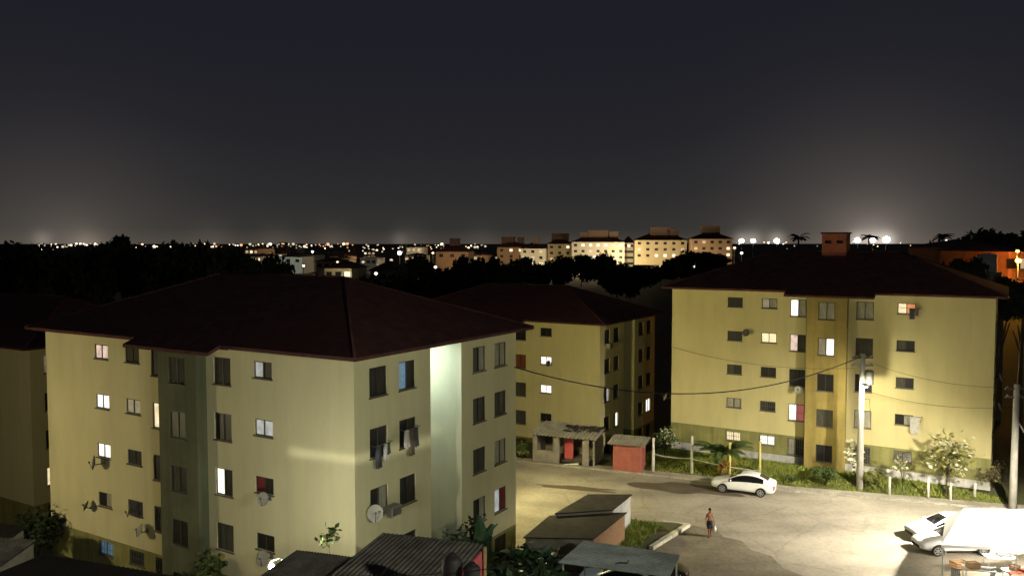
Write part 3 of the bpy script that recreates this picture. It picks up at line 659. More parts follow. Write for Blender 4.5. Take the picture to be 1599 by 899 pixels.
# ------------------------------------------------------------------ person
def person(pos, rz):
    t = thing('person', 'shirtless person in dark shorts walking across the road with a white bag', 'person', pos, rz)
    vs, es, rs = [], [], []
    def add(p, r, par=None):
        vs.append(Vector(p)); rs.append(r)
        if par is not None: es.append((par, len(vs) - 1))
        return len(vs) - 1
    pel = add((0, 0, .93), (.155, .11)); wst = add((0, .0, 1.10), (.14, .10), pel); ch = add((0, .01, 1.30), (.17, .115), wst); up = add((0, .02, 1.42), (.14, .09), ch)
    nk = add((0, .0, 1.50), (.055, .055), up); jaw = add((0, -.02, 1.57), (.065, .075), nk); hd = add((0, -.005, 1.66), (.078, .095), jaw); add((0, 0, 1.735), (.055, .065), hd)
    add((0, -.115, 1.615), (.012, .012), jaw)
    for s in (-1, 1):
        add((s * .085, .0, 1.635), (.014, .02), hd)
        hp = add((s * .095, 0, .86), (.098, .105), pel)
        ky = -.10 if s < 0 else .03
        kn = add((s * .11, ky, .50), (.062, .066), hp); cf = add((s * .115, ky + .03, .36), (.056, .062), kn); an = add((s * .12, ky + (.06 if s < 0 else .10), .09), (.036, .04), cf)
        he = add((s * .12, ky + (.07 if s < 0 else .10), .045), (.036, .038), an); add((s * .135, ky - .10 + (.0 if s < 0 else .04), .03), (.042, .024), he)
        sh = add((s * .175, .02, 1.40), (.068, .068), up)
        el = add((s * .255, .05, 1.13), (.043, .043), sh); wr = add((s * .27, -.03 if s < 0 else -.07, .90), (.029, .029), el); pm = add((s * .275, (-.04 if s < 0 else -.085), .82), (.022, .042), wr)
        yb = -.04 if s < 0 else -.085
        for k, (dy, ln) in enumerate(((-.033, .075), (-.011, .088), (.011, .082), (.033, .062))):
            a = add((s * .275, yb + dy, .775), (.0095, .0095), pm); b = add((s * .262, yb + dy, .775 - ln * .5), (.009, .009), a); add((s * .238, yb + dy, .775 - ln * .75), (.008, .008), b)
        a = add((s * .262, yb - .045, .80), (.011, .011), pm); add((s * .245, yb - .055, .765), (.009, .009), a)
    me = bpy.data.meshes.new('cage'); me.from_pydata(vs, es, [])
    o = bpy.data.objects.new('cage', me); COL.objects.link(o)
    sk = o.modifiers.new('sk', 'SKIN'); sk.use_smooth_shade = True; ss = o.modifiers.new('ss', 'SUBSURF'); ss.levels = 2
    for i, r in enumerate(rs): me.skin_vertices[0].data[i].radius = r
    for i in range(len(vs)): me.skin_vertices[0].data[i].use_root = (i == 0)
    dg = bpy.context.evaluated_depsgraph_get(); bme = bpy.data.meshes.new_from_object(o.evaluated_get(dg)); bpy.data.objects.remove(o)
    bme.name = 'body'; bme.materials.clear(); bme.materials.append(MATS['skin'])
    for q in bme.polygons: q.use_smooth = True
    body = inst('body', bme, t)
    mb = MB(); mb.ball((0, .015, 1.70), (.088, .105, .085), 0, 14, 8); mb.build('hair', ['hair'], t)
    mb = MB()
    for s in (-1, 1): mb.ball((s * .032, -.098, 1.655), .011, 0, 8, 5)
    mb.box(-.025, -.108, 1.572, .025, -.098, 1.580); mb.build('eyes_and_mouth', ['hair'], t)
    mb = MB(); mb.tube([(0, 0, .80), (0, .0, .9), (0, 0, 1.03)], [.175, .185, .155], 16)
    for s in (-1, 1):
        ky = -.10 if s < 0 else .03
        mb.tube([(s * .095, 0, .9), (s * .10, ky * .4, .70), (s * .108, ky * .85, .54)], [.118, .112, .10], 14)
    mb.build('shorts', ['shorts'], t)
    b = thing('carrier_bag', 'white plastic carrier bag held by the walking person', 'bag', Vector(pos) + Matrix.Rotation(rz, 3, 'Z') @ Vector((.27, -.085, .30)), rz)
    q = MB(); rings = [(0, .10, .07), (.06, .17, .10), (.2, .18, .11), (.32, .14, .07), (.40, .05, .025)]; n = 14; vv = []
    for z, a, c in rings:
        for i in range(n): tt = 2 * PI * i / n; k = 1 + .08 * math.sin(3 * tt + z * 20); vv.append((c * k * math.cos(tt), a * k * math.sin(tt), z))
    q.mesh(vv, [(j * n + i, j * n + (i + 1) % n, (j + 1) * n + (i + 1) % n, (j + 1) * n + i) for j in range(4) for i in range(n)] + [tuple(range(n))], 0, True); q.build('bag_body', ['bag_white'], b)
    q = MB(); q.tube([(0, -.05, .37), (0, -.03, .46), (0, 0, .475), (0, .03, .46), (0, .05, .37)], .008, 6); q.build('handle', ['bag_white'], b)
pp = gnd(1108, 837.5); person((pp.x, pp.y, .012), math.radians(20))

# ------------------------------------------------------------------ plants
def leaf_plant(name, label, cat, pos, h, spread, n, size, mats, trunk=True, group=None, zc=0.62, seed=1, arch=False):
    q = random.Random(seed); t = thing(name, label, cat, pos, q.uniform(0, 6), group)
    mb = MB(); tips = []
    for k in range(7):
        a = 2 * PI * k / 7 + q.uniform(-.4, .4); r = spread * q.uniform(.3, .8)
        tip = Vector((r * math.cos(a), r * math.sin(a), h * q.uniform(.55, .95))); tips.append(tip)
        b0 = Vector((0, 0, 0)) if not trunk else Vector((0, 0, h * .3)); mb.tube([b0, b0.lerp(tip, .5) + Vector((0, 0, h * .08)), tip], [.025 * h / 2, .015 * h / 2, .006], 5)
    if trunk: mb.tube([(0, 0, -.1), (0.02, 0, h * .3)], [.045 * h / 2.2, .03 * h / 2.2], 7)
    mb.build('stem', ['bark'], t)
    mb = MB()
    for k in range(n):
        c = q.choice(tips); p = c + Vector((q.gauss(0, spread * .22), q.gauss(0, spread * .22), q.gauss(0, h * .10)))
        if p.z < .05: p.z = .05
        d = Vector((q.gauss(0, 1), q.gauss(0, 1), q.gauss(0.1, .6))).normalized(); s = d.cross(Vector((q.gauss(0, 1), q.gauss(0, 1), 1))).normalized(); L = size * q.uniform(.6, 1.3); W = L * .3
        mi = 0 if q.random() < .7 else len(mats) - 1
        mb.face([p, p + d * L * .5 + s * W, p + d * L, p + d * L * .5 - s * W], mi)
    mb.build('foliage', mats, t, recalc=False); return t
def frond_plant(name, label, cat, pos, h, n, L, mt, trunk_r=.1, group=None, seed=1, banana=False, up=0.9, lw=.03):
    q = random.Random(seed); t = thing(name, label, cat, pos, q.uniform(0, 6), group)
    mb = MB(); mb.tube([(0, 0, -.2), (.03, 0, h * .5), (0, .02, h)], [trunk_r * 1.3, trunk_r, trunk_r * .8], 9); mb.build('trunk', ['bark'], t)
    for k in range(n):
        a = 2 * PI * k / n + q.uniform(-.3, .3); el = up + q.uniform(-.35, .35); l = L * q.uniform(.75, 1.1); fb = MB()
        mid = []; p = Vector((0, 0, h - .03)); step = l / 8
        for j in range(9): mid.append(p.copy()); p = p + Vector((math.cos(a) * math.cos(el), math.sin(a) * math.cos(el), math.sin(el))) * step; el -= .20 if not banana else .13
        fb.tube(mid, [.02] + [.012] * 8, 5)
        for j in range(8):
            d = (mid[j + 1] - mid[j]).normalized(); s = d.cross(Vector((0, 0, 1))).normalized(); nrm = s.cross(d)
            if banana:
                w0 = .36 * math.sin(PI * (j + .3) / 8.6); w1 = .36 * math.sin(PI * (j + 1.3) / 9)
                for sg in (-1, 1): fb.face([mid[j], mid[j + 1], mid[j + 1] + s * sg * w1 + nrm * w1 * .3, mid[j] + s * sg * w0 + nrm * w0 * .3])
            elif j:
                for i in range(4):
                    b = mid[j].lerp(mid[j + 1], i / 4); ll = l * .26 * math.sin(PI * (j + i / 4) / 8.6 + .15)
                    for sg in (-1, 1):
                        e = b + (s * sg + d * .7 + Vector((0, 0, -.35))).normalized() * ll; fb.face([b - d * lw, b + d * lw, e])
        fb.build('frond', [mt], t, recalc=False)
    return t
def gz(px, py, guess=0.3):
    z = guess
    for _ in range(6):
        p = gnd(px, py, z); z = hgt(p.x, p.y)
    return Vector((p.x, p.y, z))
frond_plant('palm', 'small bushy green palm between the rope posts and the yellow block', 'palm', gz(1126, 733), 1.5, 24, 2.7, 'leaf', .12, seed=3, up=.95, lw=.07)
leaf_plant('shrub', 'orange leaved shrub at the foot of the small palm', 'shrub', gz(1132, 735), 1.2, .55, 350, .22, ['leaf_orange', 'leaf_yellow'], False, seed=4)
leaf_plant('sapling', 'pale flowering small tree before the right end of the yellow block', 'tree', gz(1478, 776), 4.0, 1.5, 520, .32, ['leaf_yellow', 'leaf_pale'], True, seed=5)
leaf_plant('shrub', 'dark green bush by the foot of the mustard stair bay', 'shrub', gz(1288, 752), 1.25, .75, 800, .22, ['leaf', 'leaf'], False, seed=6)
leaf_plant('shrub', 'bright yellow green bush just right of the lamp pole foot', 'shrub', gz(1362, 768), 1.5, .85, 700, .25, ['leaf_yellow', 'leaf'], False, seed=7)
leaf_plant('shrub', 'white leaved plant climbing beside the lamp pole', 'shrub', gz(1333, 764), 3.3, .55, 90, .38, ['leaf_pale', 'leaf_pale'], True, seed=8)
leaf_plant('shrub', 'slender plant with white blooms below the lowest right window', 'shrub', gz(1409, 771), 2.2, .6, 90, .30, ['leaf_pale', 'leaf_yellow'], True, seed=9)
leaf_plant('shrub', 'brownish dry bush behind the right hand concrete pole', 'shrub', gz(1543, 775), 1.9, .9, 600, .24, ['bark', 'leaf_yellow'], False, seed=10)
leaf_plant('shrub', 'tiny dark bush on the grass right of the white kerbside car', 'shrub', gz(1236, 748), .6, .4, 250, .15, ['leaf', 'leaf'], False, seed=11)
leaf_plant('shrub', 'grey leafed bush in the dark gap by the left corner of the yellow block', 'shrub', gz(1038, 712), 2.2, .9, 500, .25, ['leaf', 'leaf_pale'], True, seed=12)
leaf_plant('shrub', 'low green plants under the stair bay front of the nearest block', 'shrub', on(BB, -8.6, -1.2, 0.5) , 2.6, 1.0, 900, .3, ['leaf', 'leaf_yellow'], True, seed=13)
leaf_plant('shrub', 'small leafy sprig rising over the corrugated shack roof', 'shrub', at(514, 866, 30.5), .9, .35, 70, .24, ['leaf', 'leaf_yellow'], True, seed=14)
leaf_plant('shrub', 'yellow green bush beside the shop left wall', 'shrub', gz(815, 718), 1.2, .7, 400, .25, ['leaf', 'leaf_yellow'], False, seed=15)
leaf_plant('shrub', 'dark bush in the gap left of the nearest block', 'shrub', (-27.5, 46.5, -2.5) , 4.8, 1.6, 1500, .35, ['leaf_dark', 'leaf_dark'], True, seed=16)
leaf_plant('shrub', 'dark climbing bush at the foot of the nearest block notch', 'shrub', on(BB, .9, 6.6, .3), 3.9, 1.0, 900, .3, ['leaf_dark', 'leaf'], True, seed=17)
bp = at(752, 845, 39); bp.z = 0
frond_plant('banana_plant', 'tall banana plant with broad upright leaf before the notched side', 'banana plant', bp, 2.0, 7, 2.8, 'leaf_banana', .14, seed=21, banana=True, up=1.45)
bp = at(722, 840, 38.5); bp.z = 0
frond_plant('banana_plant', 'shorter banana plant left of the tall one, below the notch', 'banana plant', bp, 1.7, 6, 2.3, 'leaf_banana', .13, seed=22, banana=True, up=1.3)
leaf_plant('shrub', 'dense dark thicket between the pink gabled shack and the brown garage roofs', 'shrub', (0.6, 37.6, 0), 2.7, 2.0, 2600, .45, ['leaf_banana', 'leaf_dark'], True, seed=23)
leaf_plant('shrub', 'dark bush right of the banana plants beside the block corner', 'shrub', (1.2, 41.0, 0), 2.2, 1.3, 1200, .4, ['leaf_banana', 'leaf_dark'], True, seed=24)

# ------------------------------------------------------------------ corrugated roofs and sheds
def corrugated(name, a, b, c, d, waves, amp, mt, parent, th=.015):
    """sheet a-b (ridge) to d-c (eave); waves run along a-b"""
    a, b, c, d = map(Vector, (a, b, c, d)); mb = MB(); nu = waves * 6; nv = 6
    up = (b - a).cross(d - a).normalized(); up = up if up.z > 0 else -up
    top = []
    for j in range(nv + 1):
        for i in range(nu + 1):
            s, t = i / nu, j / nv; p = a.lerp(b, s).lerp(d.lerp(c, s), t); sag = .015 * math.sin(3 * s + 4 * t)
            top.append(p + up * (amp * math.sin(2 * PI * waves * s) + sag))
    fs = [(j * (nu + 1) + i, j * (nu + 1) + i + 1, (j + 1) * (nu + 1) + i + 1, (j + 1) * (nu + 1) + i) for j in range(nv) for i in range(nu)]
    mb.mesh(top, fs, 0, True); mb.mesh([p - up * th for p in top], fs, 0, True)
    return mb.build(name, [mt], parent, recalc=False)
def quadwalls(parent, name, pts, z0, ztops, mt, th=.12):
    """walls round a footprint, inside the roof line, each corner with its own top height"""
    mb = MB(); n = len(pts)
    cx = sum(p[0] for p in pts) / n; cy = sum(p[1] for p in pts) / n
    for i in range(n):
        p, q = Vector((pts[i][0], pts[i][1], 0)), Vector((pts[(i + 1) % n][0], pts[(i + 1) % n][1], 0)); d = (q - p).normalized(); k = Vector((-d.y, d.x, 0)) * th
        if (Vector((cx, cy, 0)) - p).dot(k) < 0: k = -k
        za, zb = ztops[i], ztops[(i + 1) % n]
        A = [Vector((p.x, p.y, z0)), Vector((q.x, q.y, z0)), Vector((q.x, q.y, zb)), Vector((p.x, p.y, za))]; B = [v + k for v in A]
        mb.face(A); mb.face(B); mb.face([A[3], A[2], B[2], B[3]]); mb.face([A[0], A[3], B[3], B[0]]); mb.face([A[1], A[2], B[2], B[1]])
    return mb.build(name, [mt], parent)
# two storey shack, pink gable
t = thing('shack', 'corrugated roofed shack with pink painted gable at the bottom centre', 'shack')
a, b = at(598, 831, 31.2), at(758, 849, 30.0); dn = Vector((-.29, -.956, -.02)); c, d = b + dn * 5.2, a + dn * 5.2
corrugated('roof', a, b, c, d, 23, .018, 'fibre_cement', t)
ins = [a.lerp(c, .03), b.lerp(d, .03), c.lerp(a, .03), d.lerp(b, .03)]
quadwalls(t, 'wall', [(p.x, p.y) for p in ins], -.1, [p.z - .12 for p in ins], 'wall_raw')
g0, g1 = ins[1].lerp(ins[2], .04), ins[1].lerp(ins[2], .6); sd = (b - a).normalized() * .12
mb = MB()
A = [Vector((g0.x, g0.y, 4.6)), Vector((g1.x, g1.y, 4.6)), Vector((g1.x, g1.y, g1.z - .14)), Vector((g0.x, g0.y, g0.z - .14))]
mb.face([v + sd for v in A]); mb.face([A[3], A[2], A[2] + sd, A[3] + sd]); mb.face([A[0], A[3], A[3] + sd, A[0] + sd]); mb.face([A[1], A[2], A[2] + sd, A[1] + sd]); mb.build('gable_wall', ['pink_wall'], t)
mb = MB(); q = b + dn * .25 + sd * .5; mb.tube([(q.x, q.y, -.1), (q.x, q.y, q.z + .0)], .07, 8); mb.build('corner_post', ['wood_tan'], t)
# front lean-to
t = thing('shack', 'low grey lean-to roof in front of the pink gabled shack', 'shack')
a2, b2 = at(463, 858, 29.6), at(556, 870, 29.0); dn2 = Vector((-.29, -.956, -.03)); c2, d2 = b2 + dn2 * 4.5, at(415, 893, 28.6) + dn2 * 2
corrugated('roof', a2, b2 + (b2 - a2) * .02, c2, d2, 20, .018, 'fibre_cement', t)
ins = [a2.lerp(c2, .04), b2.lerp(d2, .04), c2.lerp(a2, .04), d2.lerp(b2, .04)]
quadwalls(t, 'wall', [(p.x, p.y) for p in ins], -.1, [p.z - .14 for p in ins], 'wall_raw')
# dark roof bottom left
t = thing('shack', 'wide dark brown shack roof across the bottom left corner', 'shack')
a3, b3 = at(69, 864, 31.0), at(330, 908, 27.2); dn3 = Vector((-.55, -.83, -.09)); a3b = at(-20, 905, 29.0); c3 = b3 + dn3 * 5
corrugated('roof', a3, b3, c3, a3b + dn3 * 4, 36, .015, 'fibre_dark', t)
pts = [a3, b3, c3, a3b + dn3 * 4]; cen = sum(pts, Vector()) / 4; ins = [p.lerp(cen, .05) for p in pts]
quadwalls(t, 'wall', [(p.x, p.y) for p in ins], -.1, [p.z - .15 for p in ins], 'wall_raw')
# left shanties
for k, (pa, pb, Y, dep, lab, mt) in enumerate([((-30, 812), (42, 822), 43, 3.2, 'dark shanty roof at the left edge below the dim block', 'fibre_dark'), ((-30, 838), (58, 842), 38, 2.6, 'pale edged shanty roof at the left edge, nearer than the dark one', 'fibre_cement')]):
    t = thing('shack', lab, 'shack'); a, b = at(*pa, Y), at(*pb, Y); dn4 = Vector((-.1, -.98, -.12)); c, d = b + dn4 * dep, a + dn4 * dep
    corrugated('roof', a, b, c, d, 14, .03, mt, t); ins = [a.lerp(c, .04), b.lerp(d, .04), c.lerp(a, .04), d.lerp(b, .04)]
    quadwalls(t, 'wall', [(p.x, p.y) for p in ins], -.1, [p.z - .14 for p in ins], 'wall_raw')
# brown garages by the island
GZ = 1.95
def garage(label, quad, wallmats, zt):
    t = thing('garage', label, 'garage'); P4 = [gnd(*q, zt) for q in quad]
    mb = MB(); mb.prism([(p.x, p.y) for p in P4], zt - .07, zt); mb.build('roof', ['roof_brown'], t)
    cen = sum(P4, Vector()) / 4; ins = [p.lerp(cen, .04) for p in P4]
    for i in range(4):
        p, q = ins[i], ins[(i + 1) % 4]; dd = (q - p).normalized(); k = Vector((-dd.y, dd.x, 0)) * .12
        if (cen - p).dot(k) < 0: k = -k
        mb = MB(); mb.prism([(v.x, v.y) for v in (p, q - dd * .13, q - dd * .13 + k, p + k)], -.05, zt - .075); mb.build('wall', [wallmats[i]], t)
    return t
garage('brown flat roofed garage with white side wall, farther of the pair', [(918, 771), (987, 771), (957, 795), (866, 801)], ['wall_white', 'wall_white', 'wall_raw', 'wall_raw'], 2.15)
garage('brown flat roofed garage with orange brick side wall beside the grass patch', [(858, 804), (979, 799), (927, 840), (817, 838)], ['wall_raw', 'brick', 'wall_raw', 'wall_raw'], 1.95)
mb = MB(); p, q = gnd(957, 796, 2.0), gnd(988, 776, 2.0); dd = (q - p).normalized(); k = Vector((-dd.y, dd.x, 0)) * .14
# carport
t = thing('carport', 'grey ribbed metal carport roof on posts at the bottom edge', 'carport')
cz = 2.55; q4 = [gnd(911, 843, cz), gnd(1062, 866, cz), gnd(1046, 900, cz - .06), gnd(871, 878, cz - .06)]
corrugated('roof', q4[1], q4[2], q4[3], q4[0], 16, .025, 'zinc', t)
for (s, tt) in ((.03, .05), (.97, .05), (.97, .92), (.03, .92)):
    p = q4[0].lerp(q4[1], s).lerp(q4[3].lerp(q4[2], s), tt); mb = MB(); mb.tube([(p.x, p.y, 0), (p.x, p.y, p.z - .03)], .045, 8); mb.build('post', ['post_white'], t)
mb = MB()
for s in (.03, .5, .97):
    p, q = q4[0].lerp(q4[1], s), q4[3].lerp(q4[2], s); mb.tube([p - Vector((0, 0, .09)), q - Vector((0, 0, .09))], .035, 6)
mb.build('rafter', ['steel'], t)
mb = MB(); s0 = gnd(972, 879, cz + .05); o = tag(mb, None) if False else None
t = thing('branch', 'dark fallen branch lying on the carport roof', 'branch', s0)
mb.tube([(-.35, 0, 0), (-.1, .03, .03), (.2, .0, .02), (.32, .12, .12)], [.02, .035, .035, .015], 6); mb.tube([(.12, 0, .03), (.25, -.1, .06)], .015, 5); mb.build('stick', ['dark_stuff'], t)
# water drums
for (px, py, Y, r, h, lab) in ((706, 905, 25.0, .32, .78, 'dark rounded water drum in front of the pink gable'), (737, 908, 24.6, .26, .55, 'smaller dark round drum beside the pink gable post')):
    p = at(px, py, Y); t = thing('water_drum', lab, 'water drum', p)
    mb = MB(); mb.tube([(0, 0, 0), (0, 0, .05), (0, 0, h * .75), (0, 0, h * .92), (0, 0, h)], [r * .9, r, r, r * .8, r * .4], 18); mb.build('barrel', ['tank_plastic'], t)
    mb = MB(); mb.tube([(0, 0, h), (0, 0, h + .05)], r * .42, 14); mb.build('lid', ['tank_plastic'], t)
    mb = MB(); mb.tube([(0, 0, -p.z), (0, 0, -.002)], .16, 10); mb.build('stand', ['wall_raw'], t)
# shop and kiosk
t = thing('roadside_shop', 'ruined grey roadside shop with sagging roof and open front', 'shop')
A, B = Vector((1.7, 66.9, 0)), Vector((6.6, 65.2, 0)); sd = (B - A).normalized(); bk = Vector((-sd.y, sd.x, 0))
M4 = Matrix(((sd.x, bk.x, 0, A.x), (sd.y, bk.y, 0, A.y), (0, 0, 1, 0), (0, 0, 0, 1))); W5 = (B - A).length
zb = -3.2
mb = MB(); mb.box(0, 0, zb, W5, 3.2, .12, 0, M4); mb.build('floor', ['wall_raw'], t)
mb = MB(); mb.box(0, 0.0, .12, .35, .3, 2.35, 0, M4); mb.box(1.75, 0, .12, 2.2, .3, 2.35, 0, M4); mb.box(W5 - 1.0, 0, .12, W5 - .5, .3, 2.3, 0, M4)
mb.box(.35, .05, .12, 1.75, .22, 1.05, 0, M4); mb.box(W5 - .15, 0, zb, W5, 3.2, 2.3, 0, M4); mb.box(0, .3, zb, .15, 3.2, 2.4, 0, M4); mb.box(.15, 3.05, .12, W5 - .15, 3.2, 2.4, 0, M4)
mb.build('wall', ['wall_raw'], t)
mb = MB(); mb.box(2.25, 1.6, .12, 3.0, 1.7, 2.2, 0, M4); mb.build('door', ['pink_wall'], t)
corrugated('roof', M4 @ Vector((.1, 3.4, 2.75)), M4 @ Vector((W5 + .2, 3.4, 2.5)), M4 @ Vector((W5 + .2, -.4, 2.30)), M4 @ Vector((-.2, -.4, 2.42)), 18, .04, 'sheet_pale', t)
mb = MB()
for k in range(16):
    x, y = R.uniform(2.2, W5), R.uniform(.8, 3.1); T = M4 @ Matrix.Translation((x, y, 2.60)) @ Matrix.Rotation(R.uniform(0, 3), 4, 'Z') @ Matrix.Rotation(R.uniform(-.3, .3), 4, 'X'); mb.box(-.3, -.15, 0, .3, .15, R.uniform(.04, .16), 0, T)
mb.build('roof_rubble', ['fibre_dark'], t)
t = thing('plank', 'pale plank lying across the shop opening', 'plank', M4 @ Vector((3.3, -.15, .14)), math.atan2(sd.y, sd.x) + .5); mb = MB(); mb.box(-.6, -.08, 0, .6, .08, .06); mb.build('board', ['post_white'], t)
k0 = gnd(985, 738); t = thing('kiosk', 'red metal street kiosk with pale sheet roof beside the ruined shop', 'kiosk', (k0.x, k0.y + .9, .11), -.36)
mb = MB(); mb.box(-1.1, -.9, 0, 1.1, .9, 2.1); mb.build('wall', ['red_metal'], t)
mb = MB(); mb.box(-.95, -.93, .85, .2, -.905, 1.75); mb.build('hatch', ['red_metal'], t)
mb = MB(); mb.box(.38, -.93, .05, .95, -.905, 1.9); mb.build('door', ['red_metal'], t)
corrugated('roof', (-1.5, 1.15, 2.38), (1.5, 1.15, 2.38), (1.5, -1.3, 2.16), (-1.5, -1.3, 2.16), 14, .03, 'sheet_pale', t)
# ------------------------------------------------------------------ posts, rope, poles, wires
def post(name, label, cat, pos, h, r, mt, group):
    t = thing(name, label, cat, pos, 0, group); mb = MB(); mb.tube([(0, 0, -.1), (0, 0, h)], [r, r * .9], 8); mb.build('shaft', [mt], t)
    mb = MB(); mb.tube([(0, 0, h + .002), (0, 0, h + .07)], [r * 1.25, r * .8], 8); mb.build('cap', [mt], t); return t
PG = 'posts along the grass verge'; pos = {}
for px, py, h, mt, lab in ((1020, 738, 2.7, 'post_white', 'white post beside the red kiosk'), (1080, 741, 2.9, 'post_white', 'white post standing left of the small palm'), (1139, 737, 2.7, 'post_yellow', 'yellowish post in front of the small palm'), (1186, 736, 2.5, 'post_yellow', 'yellowish post behind the white kerbside car')):
    p = gz(px, py); pos[px] = p; post('verge_post', lab, 'post', p, h, .11, mt, PG)
FP = 'fence posts before the right end of the yellow block'
for px, py, h, lab in ((1389, 775, 1.35, 'short white fence post, nearest to the lamp pole'), (1449, 780, 1.6, 'short white fence post left of the pale flowering tree'), (1484, 783, 1.25, 'short white fence post under the pale flowering tree'), (1522, 780, .9, 'lowest white fence post, rightmost before the block corner')):
    post('fence_post', lab, 'post', gz(px, py), h, .09, 'post_white', FP)
def wire(label, p, q, sag, r, name='overhead_wire', mt='wire', cat='wire', group=None):
    p, q = Vector(p), Vector(q); mb = MB(); pts = [p.lerp(q, i / 24) - Vector((0, 0, sag * 4 * (i / 24) * (1 - i / 24))) for i in range(25)]
    mb.tube(pts, r, 5); return tag(mb.build(name, [mt], recalc=False), label, cat, group)
k1 = Vector((k0.x + 1.2, k0.y + .3, 1.75))
wire('pale rope from the red kiosk to the second white post', pos[1020] + Vector((0, -.12, 1.55)), pos[1080] + Vector((0, -.12, 1.25)), .12, .03, 'rope', 'post_white', 'rope')
wire('pale rope sloping from the second post to the post behind the car', pos[1080] + Vector((0, -.12, 1.2)), pos[1186] + Vector((0, -.12, .35)), .1, .03, 'rope', 'post_white', 'rope')
def pole(label, px, py, top_z, lampy=None):
    p = gz(px, py); t = thing('utility_pole', label, 'pole', p); h = top_z - p.z
    mb = MB(); mb.tube([(0, 0, -.2), (0, 0, h)], [.25, .17], 12); mb.build('pole', ['pole_concrete'], t)
    for z in (h - .9, h - .35): 
        mb = MB(); mb.box(-.75, -.06, z, .75, .06, z + .12); mb.build('crossarm', ['steel'], t)
        for x in (-.6, 0.22, .6):
            mb = MB(); mb.tube([(x, 0, z + .12), (x, 0, z + .2), (x, 0, z + .24)], [.04, .06, .03], 8); mb.build('insulator', ['dish_grey'], t)
    return t, p, h
t, pp, hh = pole('concrete lamp pole in front of the yellow block', 1342, 766, 10.0)
mb = MB(); mb.tube([(0.0, -.1, hh - 3.5), (0.0, -.1, hh - 3.45), (0.0, -.1, hh - 2.5), (0.0, -.1, hh - 2.45)], [.26, .31, .31, .22], 14); mb.build('transformer', ['steel'], t, (.42, -.1, 1.3))
mb = MB(); mb.tube([(0, 0, -3.3 + hh), (.5, -.15, hh - 3.25), (.55, -.2, hh - 4.1), (0, -.12, hh - 4.2)], .02, 6); mb.build('cable_loop', ['wire'], t)
mb = MB(); mb.tube([(0, -.1, hh - 2.35), (-.15, -.7, hh - 2.05), (-.22, -1.0, hh - 2.0)], .035, 8); mb.build('lamp_arm', ['steel'], t)
lp = Vector((-.26, -1.15, hh - 2.1))
mb = MB(); mb.box(-.16, -.32, .0, .16, .30, .10, 0); hd = mb.build('lamp_head', ['steel'], t, lp)
mb = MB(); mb.ball((0, 0, -.02), (.15, .26, .11)); mb.build('bulb', ['lamp_hot'], hd)
L1 = lamp('street_light', pp + lp + Vector((0, -.05, -.25)), 900, (1.0, .92, .66), .18, parent=None)
P1 = pp + Vector((0, 0, hh - .15))
t, pr, hr_ = pole('bare concrete utility pole near the right edge', 1581, 800, 8.6)
mb = MB(); mb.tube([(.05, 0, hr_), (.15, 0, hr_ + 3.0)], [.035, .02], 6); mb.build('mast', ['steel'], t)
mb = MB(); mb.tube([(.05, 0, 6.3), (2.2, -.6, 2.5)], .05, 8); mb.build('brace', ['pole_concrete'], t)
P2 = pr + Vector((0, 0, hr_ - .3))
WG = 'overhead wires'
wire('thick sagging wire from the lamp pole past the half hidden block to the nearest block', P1, on(BB, 0.05, 13.4, 11.4), 2.1, .035, group=WG)
wire('thin wire from the lamp pole to the right hand pole, upper strand', P1 + Vector((.6, 0, -.5)), P2 + Vector((-.1, 0, .1)), .5, .012, group=WG)
wire('thin wire from the lamp pole to the right hand pole, lower strand', P1 + Vector((.2, 0, -2.5)), P2 + Vector((-.1, 0, -1.2)), .5, .012, group=WG)
wire('short wire leaving the right hand pole past the picture edge', P2, P2 + Vector((12, 1, .3)), .3, .015, group=WG)
wire('thin wire across the yellow block to its left corner', P1 + Vector((-.6, 0, -.9)), on(BC, -LX + .1, -.1, 8.6), .6, .012, group=WG)
wire('thin dark wire across the bottom in front of the pink gabled shack', at(520, 899, 24), at(790, 884, 24), .1, .012, group=WG)

# ------------------------------------------------------------------ market tent
PT = Vector((0, 0, 0)); tl, tb = at(1470, 850, 42.6), at(1477, 797, 46.8)
tz = tl.z
x0, y0 = tl.x, tl.y
dR = Vector((math.cos(-.10), math.sin(-.10), 0)); t = thing('market_tent', 'overlit white market tent at the bottom right', 'tent')
c4 = [Vector((x0, y0, tz)), Vector((x0, y0, tz)) + dR * 7.5, Vector((tb.x, tb.y, tz)) + dR * 7.0, Vector((tb.x, tb.y, tz))]
apex = [c4[0].lerp(c4[3], .45) + dR * 1.0 + Vector((0, 0, 1.35)), c4[1].lerp(c4[2], .5) - dR * 1.0 + Vector((0, 0, 1.35))]
mb = MB(); mb.face([c4[0], c4[1], apex[1], apex[0]]); mb.face([c4[3], c4[2], apex[1], apex[0]]); mb.face([c4[0], c4[3], apex[0]]); mb.face([c4[1], c4[2], apex[1]])
dz = Vector((0, 0, .16))
for i in range(4): mb.face([c4[i], c4[(i + 1) % 4], c4[(i + 1) % 4] - dz, c4[i] - dz])
mb.build('canopy', ['canvas_white'], t)
cen = sum(c4, Vector()) / 4
for p in c4 + [c4[0].lerp(c4[1], .5)]:
    q = p.lerp(cen, .02); mb = MB(); mb.tube([(q.x, q.y, .01), (q.x, q.y, q.z - .02)], .035, 8); mb.build('leg', ['plastic_white'], t)
BASE = c4[0]
def tp(a, b): 
    k = (c4[3] - c4[0]); k.z = 0; return Vector((BASE.x, BASE.y, .012)) + dR * a + k.normalized() * b
TG = 'market tables under the tent'
